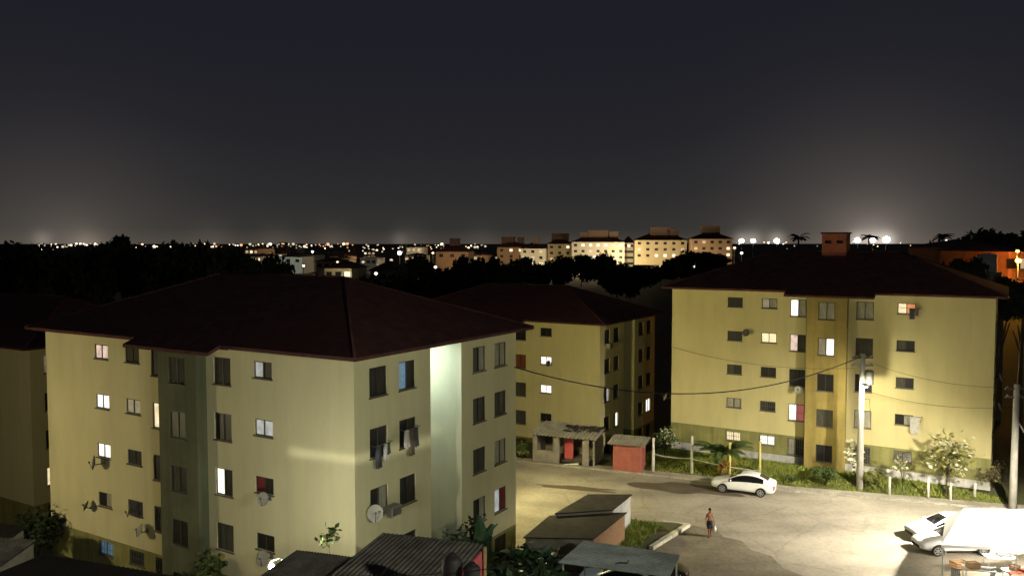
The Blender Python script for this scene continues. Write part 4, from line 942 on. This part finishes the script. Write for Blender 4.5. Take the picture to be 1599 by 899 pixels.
def table(label, p, rz, L, W):
    t = thing('market_table', label, 'table', p, rz, TG); mb = MB(); mb.box(-L / 2, -W / 2, .72, L / 2, W / 2, .76); mb.build('table_top', ['plastic_white'], t)
    for sx in (-1, 1):
        for sy in (-1, 1): mb = MB(); mb.tube([(sx * (L / 2 - .08), sy * (W / 2 - .08), 0), (sx * (L / 2 - .08), sy * (W / 2 - .08), .72)], .025, 8); mb.build('leg', ['plastic_white'], t)
def chair(label, p, rz, mt):
    t = thing('plastic_chair', label, 'chair', p, rz, 'plastic chairs under the tent'); mb = MB(); mb.box(-.22, -.22, .42, .22, .22, .45); mb.build('seat', [mt], t)
    mb = MB()
    for k in range(5): mb.box(-.2 + k * .085, .2, .45, -.14 + k * .085, .23, .85)
    mb.box(-.22, .195, .80, .22, .235, .88); mb.build('backrest', [mt], t)
    for sx in (-1, 1):
        for sy in (-1, 1): mb = MB(); mb.tube([(sx * .23, sy * .23, 0), (sx * .19, sy * .19, .42)], .022, 8); mb.build('leg', [mt], t)
table('long white market table in the front left of the tent', tp(1.9, .55), -.25, 1.5, .75)
table('white market table at the front middle of the tent', tp(3.9, .5), .1, 1.5, .75)
table('white market table toward the back of the tent', tp(3.0, 2.6), -.1, 1.6, .75)
chair('grey plastic chair beside the left tent leg', tp(.75, .3), 2.6, 'plastic_grey')
chair('white plastic chair between the two front tent tables', tp(2.85, .2), .5, 'plastic_white')
def crate(label, p, rz, mt, s=1.0):
    t = thing('crate', label, 'crate', p, rz, 'goods under the tent'); w_, d_, h_ = .3 * s, .22 * s, .28 * s
    mb = MB(); mb.box(-w_, -d_, 0, w_, d_, .03); mb.build('base', [mt], t)
    mb = MB()
    for k in range(3):
        z = .04 + k * h_ / 3
        mb.box(-w_, -d_, z, w_, -d_ + .02, z + h_ / 4); mb.box(-w_, d_ - .02, z, w_, d_, z + h_ / 4); mb.box(-w_, -d_ + .02, z, -w_ + .02, d_ - .02, z + h_ / 4); mb.box(w_ - .02, -d_ + .02, z, w_, d_ - .02, z + h_ / 4)
    mb.build('slats', [mt], t)
crate('wooden crate on the front left market table', tp(1.6, .6) + Vector((0, 0, .762)), .1, 'wood_tan')
crate('small wooden crate on the front middle market table', tp(3.7, .5) + Vector((0, 0, .762)), .5, 'wood_tan', .8)
crate('tan crate standing at the back left of the tent', tp(.9, 2.6), .2, 'wood_tan', 1.4)
crate('grey crate on the back market table', tp(3.2, 2.6) + Vector((0, 0, .762)), .2, 'plastic_grey')
def cloth_pile(label, p, mt, s):
    vs = []; n = 18; mb = MB(); q = random.Random(label)
    for j, (rr, z) in enumerate(((1, 0), (.95, .1), (.7, .22), (.35, .3), (.05, .32))):
        for i in range(n): a = 2 * PI * i / n; k = 1 + .18 * math.sin(3 * a + j) + q.uniform(-.06, .06); vs.append((s * rr * k * math.cos(a), s * .7 * rr * k * math.sin(a), s * z))
    mb.mesh(vs, [(j * n + i, j * n + (i + 1) % n, (j + 1) * n + (i + 1) % n, (j + 1) * n + i) for j in range(4) for i in range(n)] + [tuple(range(n))], 0, True)
    tag(mb.build('cloth_pile', [mt], loc=p), label, 'cloth', 'goods under the tent')
cloth_pile('crumpled red cloth on the front middle market table', tp(4.25, .45) + Vector((0, 0, .762)), 'red_cloth', .42)
cloth_pile('white cloth bundle on the front left market table', tp(2.3, .5) + Vector((0, 0, .762)), 'canvas_white', .34)
hp = c4[0].lerp(c4[2], .45) + Vector((0, 0, -.25))
t = thing('hanging_lamp', 'bare lamp hanging under the white market tent', 'lamp', hp); mb = MB(); mb.ball((0, 0, 0), .07); mb.build('bulb', ['lamp_hot'], t); mb = MB(); mb.tube([(0, 0, .05), (0, 0, 1.2)], .01, 5); mb.build('cord', ['wire'], t)
lamp('tent_light', hp + Vector((0, 0, -.15)), 900, (1.0, .90, .76), .1)
# red folding trestle
t = thing('folding_trestle', 'red wooden folding trestle in front of the tent tables', 'trestle', tp(3.9, -.55), .2)
for a in (-1, 1):
    for b in (-.4, .4): mb = MB(); mb.tube([(a * .38, b, 0), (-a * .28, b, .85)], .035, 6); mb.build('leg', ['red_cloth'], t)
mb = MB(); mb.box(-.35, -.45, .85, .35, .45, .89); mb.build('top', ['red_cloth'], t)

# ------------------------------------------------------------------ trees behind
def crown_mesh(seed, mt, n=3000):
    q = random.Random(seed); mb = MB(); cl = []
    for k in range(16):
        a, e = q.uniform(0, 2 * PI), q.uniform(-.5, 1.3); r = q.uniform(.25, .72); cl.append((Vector((r * math.cos(a) * math.cos(e), r * math.sin(a) * math.cos(e), .5 + .42 * r * math.sin(e) / .7)), q.uniform(.16, .32)))
    for k in range(n):
        c, rr = q.choice(cl); d = Vector((q.gauss(0, 1), q.gauss(0, 1), q.gauss(0, .8))).normalized(); p = c + d * rr * q.uniform(.5, 1.1); p.z = max(p.z, .05)
        s = q.uniform(.05, .10); a = Vector((q.gauss(0, 1), q.gauss(0, 1), q.gauss(0, 1))).normalized(); b = a.cross(d).normalized()
        mb.face([p - a * s, p - b * s * .6, p + a * s, p + b * s * .6])
    return mb.data('crown', [mt])
CM = [crown_mesh(k, 'leaf_dark') for k in range(5)]
tr = MB(); tr.tube([(0, 0, -.05), (.01, 0, .5), (0, .01, 1)], [.035, .025, .015], 8)
for k in range(5):
    a = k * 1.3; tr.tube([(0, 0, .6 + .08 * k), (.12 * math.cos(a), .12 * math.sin(a), .85 + .06 * k)], [.016, .008], 5)
TM = tr.data('trunk', ['bark'])
TC = [0]
def tree(label, px, top, Y, wid, group='dark trees behind the blocks', low=.3, cap=99):
    p = at(px, top, Y); g = hgt(p.x, p.y); H = max(p.z - g, 4.0); TC[0] += 1
    low = max(low, 1 - wid * cap / H)
    t = thing('tree', label, 'tree', (p.x, p.y, g), TC[0] * 1.7, group)
    o = inst('crown', CM[TC[0] % 5], t, (0, 0, H * low)); o.scale = (wid / 2 / .8, wid / 2 / .8, H * (1 - low) / 1.05)
    o = inst('trunk', TM, t); o.scale = (H * .5, H * .5, H * (low + .3 * (1 - low)))
ords = ['first', 'second', 'third', 'fourth', 'fifth', 'sixth', 'seventh', 'eighth', 'ninth', 'tenth', 'eleventh', 'twelfth', 'thirteenth', 'fourteenth', 'fifteenth', 'sixteenth']
lt = [(-10, 378, 120, 15), (35, 383, 125, 12), (85, 393, 118, 12), (122, 392, 140, 12), (155, 390, 128, 11), (190, 368, 140, 8.5), (228, 386, 132, 11), (262, 388, 124, 12), (300, 385, 136, 12), (335, 390, 120, 12), (366, 396, 118, 11), (398, 402, 120, 10), (430, 410, 124, 9)]
for i, (px, ty, Y, wd) in enumerate(lt):
    tree('black dome shaped tree crown standing above the left treeline' if px == 190 else ords[i] + ' dark tree from the left along the left skyline', px, ty, Y, wd, cap=1.2)
mt_ = [(470, 424, 150, 9), (660, 402, 240, 14), (690, 415, 190, 12), (725, 408, 200, 13), (762, 402, 230, 14), (790, 415, 190, 12), (640, 425, 150, 9), (600, 436, 140, 8), (560, 440, 130, 8)]
for i, (px, ty, Y, wd) in enumerate(sorted(mt_)):
    tree(ords[i] + ' dark tree from the left in the dark middle distance between block roofs and city', px, ty, Y, wd)
et = [(812, 404, 290, 15), (850, 410, 270, 16), (880, 402, 300, 14), (908, 398, 300, 17), (940, 396, 300, 14), (965, 412, 250, 14), (995, 413, 270, 14), (1030, 416, 280, 14), (1065, 400, 270, 13), (1095, 392, 260, 18), (1125, 400, 300, 10)]
for i, (px, ty, Y, wd) in enumerate(et):
    tree(ords[i] + ' dark tree from the left in front of the far lit estate', px, ty, Y, wd, 'dark trees before the far estate', .04)
rt = [(1462, 390, 150, 9), (1500, 374, 140, 12), (1535, 363, 125, 9), (1560, 360, 123, 10), (1590, 364, 120, 10), (1425, 392, 170, 10), (1505, 402, 88, 5), (1566, 436, 82, 4.0), (1600, 440, 80, 5)]
for i, (px, ty, Y, wd) in enumerate(sorted(rt)):
    tree(ords[i] + ' dark tree from the left above the right half of the yellow block roof', px, ty, Y, wd, 'dark trees behind the yellow block', .04, .9)
for px, ty, Y, sd_, lab in ((1247, 366, 150, 31, 'dark palm on the skyline just left of the brick tank house'), (1357, 366, 160, 32, 'dark palm on the skyline between the bright floodlights'), (1472, 366, 150, 33, 'dark palm on the skyline above the right roof slope')):
    p = at(px, ty + 6, Y); g = hgt(p.x, p.y); frond_plant('palm', lab, 'palm', (p.x, p.y, g), p.z - g, 17, 2.3, 'leaf_dark', .2, 'dark palms on the skyline', sd_, up=.75, lw=.16)

# ------------------------------------------------------------------ far estate
def far_block(label, px, eave_y, base_y, Y, wpx, face_m, lit, tanks, seed, rot=-.10, group='far lit apartment blocks', name='apartment_block', floors=4, ww_=1.0, tank_m='wall_tank', rise=3.0):
    q = random.Random(seed); p = at(px, eave_y, Y); b = at(px, base_y, Y); g = hgt(p.x, p.y); W = wpx * Y / F; H = p.z - min(b.z, g); D = 13.0
    t = thing(name, label, 'building', (p.x, p.y, p.z - H), rot, group)
    mb = MB(); mb.prism([(-W / 2, 0), (W / 2, 0), (W / 2, D), (-W / 2, D)], 0, H - .01); mb.build('wall', [face_m], t)
    mb = MB(); o = .8; r = rise; h2 = D / 2 + o; k = min(h2, W / 2 + o - .3)
    e = [(-W / 2 - o, -o, H), (W / 2 + o, -o, H), (W / 2 + o, D + o, H), (-W / 2 - o, D + o, H)]; r0, r1 = (-W / 2 - o + k, D / 2, H + r), (W / 2 + o - k, D / 2, H + r)
    mb.face([e[0], e[1], r1, r0]); mb.face([e[2], e[3], r0, r1]); mb.face([e[1], e[2], r1]); mb.face([e[3], e[0], r0]); mb.face(e); rf = mb.build('roof', ['roof_tile'], t)
    for (cx, w2, h3) in tanks: mb = MB(); mb.box(cx * W / 2 - w2 / 2, D / 2 - 2, H + r * .5, cx * W / 2 + w2 / 2, D / 2 + 2, H + r + h3); mb.box(cx * W / 2 - w2 / 2 - .2, D / 2 - 2.2, H + r + h3, cx * W / 2 + w2 / 2 + .2, D / 2 + 2.2, H + r + h3 + .25); mb.build('tank_house', [tank_m], rf)
    n = max(3, int(W / 3.4))
    for fl in range(floors):
        for i in range(n):
            x = -W / 2 + (i + .5) * W / n; z = H - 1.95 - fl * 2.75
            if z < 1: continue
            mtl = 'glass_dark'
            if (fl, i) in lit: mtl = lit[(fl, i)]
            elif q.random() < .12: mtl = 'far_lit_dim'
            mb = MB(); mb.box(-.7 * ww_, -.05, 0, .7 * ww_, -.002, 1.15); mb.build('window', [mtl], t, (x, 0, z))
    return t
w_, d_ = 'far_lit_warm', 'far_lit_dim'
far_block('far rose tinted block at the left end of the lit estate', 798, 386, 412, 380, 44, 'far_wall_rose', {(0, 1): w_, (0, 2): w_, (1, 3): w_, (2, 3): w_}, [(-.3, 6, 1.6), (.6, 3, 1.4)], 1)
far_block('far grey white block with one large bright window, second in the lit estate', 832, 388, 414, 372, 38, 'far_wall_white', {(0, 2): d_, (2, 1): w_, (2, 2): w_}, [(.2, 3, 1.5)], 2)
far_block('far dim cream block, third in the lit estate', 874, 381, 412, 385, 38, 'far_wall', {(0, 2): w_, (0, 3): w_}, [(0, 8, 1.8)], 3)
far_block('far pale block under the wide tank house, middle of the lit estate', 934, 378, 412, 378, 82, 'far_wall_white', {(0, 2): w_, (0, 3): w_, (0, 4): w_, (0, 6): w_, (0, 1): w_}, [(-.55, 3.5, 1.2), (0.0, 9, 2.2), (.6, 4, 1.6)], 4)
far_block('narrow bright white stair wing between the pale and golden far blocks', 982, 379, 412, 384, 14, 'far_wall_white', {(0, 1): w_}, [], 60)
far_block('far golden block with lit lower windows, fourth of the big far blocks', 1032, 375, 413, 372, 80, 'far_wall', {(1, 6): w_, (2, 3): w_, (2, 4): w_, (2, 2): w_}, [(.0, 9, 2.6), (.5, 5, 1.5)], 5)
far_block('far rose block with tall tank house at the right end of the lit estate', 1112, 373, 412, 360, 62, 'far_wall_rose', {(1, 4): w_, (2, 4): w_, (0, 1): d_}, [(0, 8, 2.6)], 6)
FH = 'small houses of the far suburb'
far_block('small cream house with lit wall amid dark roofs beyond the nearest block', 528, 419, 434, 200, 44, 'far_wall', {(0, 2): w_}, [], 7, group=FH, name='house', floors=1, rise=1.8)
far_block('dim house with wide dark roof right of the small cream house', 598, 423, 440, 190, 40, 'wall_raw', {}, [], 8, group=FH, name='house', floors=1, rise=2.2)
far_block('hip roofed house with tank on top, left of the lit estate', 706, 393, 408, 300, 52, 'far_wall_rose', {(0, 3): w_}, [(0, 3.4, 1.6)], 9, group=FH, name='house', floors=1, rise=3.0)
far_block('grey low shed with pale roof at the left of the far suburb', 450, 401, 410, 300, 44, 'far_wall_white', {}, [], 10, group=FH, name='house', floors=1, rise=.8)
far_block('pale walled far house just above the small cream house', 510, 408, 420, 260, 34, 'far_wall', {}, [], 11, group=FH, name='house', floors=1, rise=1.2)
far_block('white fronted far house below the horizon lights', 575, 403, 413, 320, 26, 'far_wall_white', {}, [], 12, group=FH, name='house', floors=1, rise=1.0)
for i, (px, y, Y, wd, mt) in enumerate([(402, 381, 900, 8, 'far_wall_white'), (440, 379, 950, 13, 'far_wall_rose'), (465, 381, 900, 7, 'far_wall_white'), (545, 384, 700, 7, 'far_wall_rose'), (388, 384, 850, 7, 'far_wall_white'), (628, 383, 900, 10, 'far_wall_white'), (660, 383, 950, 8, 'far_wall')]):
    far_block(['small pale', 'wide rose', 'narrow pale', 'dark rose', 'leftmost pale', 'low white', 'low cream'][i] + ' tower far off on the city horizon', px, y, 395, Y, wd, mt, {(0, 0): d_}, [], 20 + i, group='far city buildings on the horizon', name='apartment_tower', floors=3, rise=.6)

qs = random.Random(77)
for i in range(22):
    px = qs.uniform(385, 780); py = qs.uniform(386, 404); Y = qs.uniform(360, 620)
    far_block('tiny dim house with lit windows in the far suburb below the horizon', px, py, py + 6, Y, qs.uniform(13, 26), qs.choice(['far_wall', 'far_wall_white', 'far_wall_rose']), {(0, k): qs.choice(['far_lit_warm', 'far_lit_dim', 'glass_dark', 'far_lit_dim']) for k in range(4)}, [], 90 + i, rot=qs.uniform(-.4, .3), group='tiny dim houses of the far suburb', name='house', floors=1, rise=1.2)
for px, py, Y, pw in ((420, 392, 340, 5000), (520, 390, 400, 6500), (610, 391, 380, 6000), (680, 389, 420, 6000), (745, 392, 350, 5000), (575, 396, 330, 4000)):
    p = at(px, py, Y); lamp('suburb_light', p, pw, (1.0, .78, .48), .5)  # added point lights without fixtures, brightening the tiny house walls
# orange lit house at the right
oh = far_block('house glowing orange under a sodium lamp at the right edge', 1592, 393, 430, 96, 34, 'orange_wall', {}, [], 40, rot=.1, group=FH, name='house', floors=1, rise=.8)
far_block('long low dull red walled house behind the right roof slope', 1530, 387, 420, 112, 92, 'orange_wall', {}, [], 41, rot=-.05, group=FH, name='house', floors=1, rise=1.2)
p = at(1541, 424, 88); t = thing('water_tank', 'large pale grey water tank behind the right roof slope', 'water tank', p)
mb = MB(); mb.tube([(0, 0, 0), (0, 0, 1.75)], [.95, .9], 22); mb.build('barrel', ['tank_blue_grey'], t); mb = MB(); mb.tube([(0, 0, 1.752), (0, 0, 1.95)], [.96, .3], 22); mb.build('lid', ['tank_blue_grey'], t)
mb = MB(); mb.box(-1, -1, hgt(p.x, p.y) - p.z - .2, 1, 1, -.002); mb.build('tower', ['wall_raw'], t)

# ------------------------------------------------------------------ far lamps
def lamp_mesh(r, mt, pole):
    mb = MB(); mb.ball((0, 0, 0), (r, r, r * .8), 0, 8, 5); mb.tube([(0, 0, -pole), (0, 0, -r * .8)], min(.12, r * .3), 5, 1); return mb.data('lamp', [mt, 'steel'])
LG = 'far city lamps'
LMC = {}
def far_lamp(px, py, Y, rpx, mt, label='small far lamp in the strip of city lights below the horizon', group=LG, name='city_lamp'):
    p = at(px, py, Y); r = rpx * Y / F; g = hgt(p.x, p.y); pl = max(1.0, round(p.z - g, 0)); key = (round(r, 2), mt, pl)
    if key not in LMC: LMC[key] = lamp_mesh(r, mt, pl)
    o = inst(name, LMC[key], None, p); tag(o, label, 'lamp', group); return o
q = random.Random(5)
for k in range(215):
    u = q.random()
    px = 60 + 120 * q.random() if u < .16 else (210 + 190 * q.random() if u < .36 else (395 + 160 * q.random() if u < .62 else 550 + 215 * q.random()))
    py = 382.5 + abs(q.gauss(0, 3.2)) - 2.2; Y = q.uniform(750, 1080)
    mt = q.choices(['lamp_far_dim', 'lamp_far_warm', 'lamp_far_white', 'lamp_far_orange'], [.5, .28, .15, .07])[0]
    if 490 < px < 560 and q.random() < .6: mt = 'lamp_far_orange'
    if px > 550: py += abs(q.gauss(0, 4))
    far_lamp(px, py, Y, q.uniform(1.8, 2.7) if q.random() < .18 else q.uniform(.6, 1.6), mt)
for k in range(34):
    px = 1146 + 340 * q.random(); py = 377 + abs(q.gauss(0, 5)); far_lamp(px, py, q.uniform(500, 900), q.uniform(.5, 1.1), q.choice(['lamp_far_dim', 'lamp_far_warm', 'lamp_far_white']))
for px, py, Y, r, mt, lab in ((66, 387, 300, 3.6, 'lamp_flood', 'bright white lamp alone in the left treeline'), (624, 395, 320, 3.2, 'lamp_flood', 'brightest white lamp of the middle suburb'), (587, 427, 175, 2.6, 'lamp_far_white', 'white lamp right of the small cream house'), (570, 436, 160, 2.2, 'lamp_far_white', 'white lamp just below and right of the small cream house'),
                              (633, 418, 210, 2.2, 'lamp_far_white', 'white lamp low in the middle suburb, left of the hip roofed house'), (680, 417, 220, 2.3, 'lamp_far_white', 'white lamp below the hip roofed tank house'), (676, 395, 310, 2.0, 'lamp_far_warm', 'warm lamp at the left wall of the hip roofed tank house'), (474, 415, 240, 2.0, 'lamp_far_white', 'white lamp left of the small cream house'), (488, 393, 400, 2.0, 'lamp_far_white', 'white lamp high over the pale shed roofs'),
                              (609, 417, 215, 1.6, 'lamp_far_warm', 'small warm lamp above the dim wide roofed house'), (527, 409, 255, 1.9, 'lamp_far_warm', 'warm lamp over the small cream house roof'), (567, 409, 260, 2.4, 'lamp_far_dim', 'dull lamp near the white fronted far house'), (611, 406, 280, 2.6, 'lamp_far_dim', 'dull wide lamp below the brightest suburb lamp'), (653, 436, 150, 1.3, 'lamp_far_dim', 'dim lamp in the dark trees right of the suburb'),
                              (1158, 376, 420, 4.0, 'lamp_flood', 'first floodlight right of the far rose block'), (1176, 376, 420, 3.9, 'lamp_flood', 'second floodlight right of the far rose block'), (1213, 376, 420, 4.5, 'lamp_flood', 'third floodlight, just left of the dark palm'), (1339, 375, 420, 4.8, 'lamp_flood', 'floodlight right beside the brick tank house'), (1363, 375, 420, 4.2, 'lamp_flood', 'floodlight shining behind the middle palm'), (1384, 374, 420, 6.0, 'lamp_flood', 'largest floodlight, right of the middle palm'),
                              (1158, 395, 330, 2.3, 'lamp_far_white', 'white lamp below the first floodlights'), (1147, 387, 340, 2.2, 'lamp_far_warm', 'warm lamp against the right side of the far rose block'), (1200, 379, 500, 1.8, 'lamp_far_white', 'small lamp between second and third floodlights'), (1443, 386, 300, 2.0, 'lamp_far_white', 'white lamp above the right roof slope'), (1478, 376, 420, 2.0, 'lamp_far_white', 'white lamp at the right palm'),
                              (1588, 458, 130, 3.0, 'lamp_flood', 'white lamp in the dark right of the yellow block eave'), (1084, 416, 255, 2.2, 'lamp_far_white', 'white lamp in the trees before the far golden block'), (928, 401, 340, 1.2, 'lamp_far_white', 'tiny lamp under the pale far block'), (817, 417, 330, 1.6, 'lamp_far_warm', 'warm lamp at the foot of the rose far block')):
    far_lamp(px, py, Y, r, mt, lab, 'bright far lamps', 'flood_lamp' if mt == 'lamp_flood' else 'far_lamp')
far_lamp(1590, 407, 92, 4.5, 'lamp_sodium', 'orange sodium lamp in front of the glowing house', 'bright far lamps', 'sodium_lamp')
far_lamp(1589, 392, 91, 2.6, 'lamp_sodium', 'smaller orange lamp high on the glowing house', 'bright far lamps', 'sodium_lamp')

# bulb lamp by the shack
p = at(424, 884, 29.5); t = thing('bulb_lamp', 'bare bright bulb on a bracket below the lowest satellite dish', 'lamp', p)
mb = MB(); mb.ball((0, 0, 0), .11); mb.build('bulb', ['lamp_hot'], t); mb = MB(); mb.tube([(0, 0, .1), (0, 0, .2)], .05, 8); mb.tube([(0, 0, .2), (.3, .2, .25), (.35, .25, -p.z)], .02, 6); mb.build('bracket', ['steel'], t)

# ------------------------------------------------------------------ lights
WARM = (1.0, .90, .58); PALE = (.95, 1.0, .78); SOD = (1.0, .45, .08)
def lamp_post(label, x, y, z, power, col, r=.25, kind='POINT', aim=None, angle=150, blend=.6):
    g = hgt(x, y); t = thing('street_lamp', label, 'street lamp', (x, y, g), 0, 'street lamps of the estate'); h = z - g
    mb = MB(); mb.tube([(0, .5, -.1), (0, .5, h + .3), (0, .1, h + .5)], [.1, .07, .05], 8); mb.build('pole', ['steel'], t)
    mb = MB(); mb.box(-.2, -.3, h + .38, .2, .3, h + .5); hd = mb.build('lamp_head', ['steel'], t)
    mb = MB(); mb.ball((0, 0, h + .36), (.16, .24, .08)); mb.build('bulb', ['lamp_hot'], hd)
    return lamp('street_light', (x, y, z), power, col, r, kind, aim, angle, blend)
lamp_post('tall street lamp outside the picture on the left', -33.0, 37.0, 7.0, 2900, (1.0, .84, .46))
lamp_post('street lamp hidden behind the nearest block beside the road', 0.0, 56.6, 7.0, 4700, (1.0, .88, .42))
lamp_post('floodlight beside the market tent outside the picture on the right', 30.2, 44.6, 8.6, 43000, (1.0, .93, .78), .25, 'SPOT', (26.2, 49.4, 0), 126, .85)
lamp_post('floodlight post on the near side of the road, outside the picture', 13.0, 10.0, 16.0, 12000, (.97, 1.0, .78))
# lamp in the notch
ln = on(BB, -2.6, NOTCH[0] + .02, 12.6)
t = thing('wall_lamp', 'wall lamp inside the notch of the nearest block', 'lamp', ln, PI - TH); mb = MB(); mb.box(-.1, -.02, -.1, .1, .0, .1); mb.build('bracket', ['steel'], t)
lamp('notch_light', ln + E2 * .2, 900, (.66, .86, 1.0), .03, 'SPOT', on(BB, -1.1, NOTCH[1], 10.4), 118, .5)
lamp('bulb_light', at(424, 884, 29.5) + Vector((0, -.2, .35)), 1250, (1.0, 1.0, .84), .1)
al = lamp('added_streak_light', (-3.5, 13.0, 9.95), 4.2, (1.0, .97, .85), .1, 'AREA'); al.data.shape = 'RECTANGLE'; al.data.size = 7.0; al.data.size_y = .05; al.data.spread = math.radians(1.9)  # added unseen strip lamp, stands in for a reflected streak on the corner
al.rotation_euler = (Vector((-6.4, 35.3, 8.6)) - Vector((-3.5, 13.0, 9.95))).to_track_quat('-Z', 'Y').to_euler()
# far estate lamps
for px, py, Y, pw in ((865, 402, 362, 9000), (968, 398, 366, 26000), (1040, 404, 352, 30000), (925, 404, 358, 22000), (1110, 400, 346, 14000), (800, 400, 362, 9000), (985, 406, 360, 20000)):
    p = at(px, py, Y); lamp('estate_light', p, pw * .3, (1.0, .78, .45), .5)
p = at(535, 428, 192); lamp('house_light', p, 1400, WARM, .3)
p = at(700, 402, 288); lamp('house_light', p, 2500, (1, .7, .4), .3)
p = at(455, 399, 285); lamp('house_light', p, 2500, (.9, 1, .9), .3)
p = at(1588, 405, 91); lamp('sodium_light', p, 3200, SOD, .3)
p = at(1545, 395, 95); lamp('sodium_light', p, 90, (1, .25, .05), .3)
S.cycles.use_denoising = True
S.cycles.use_light_tree = False
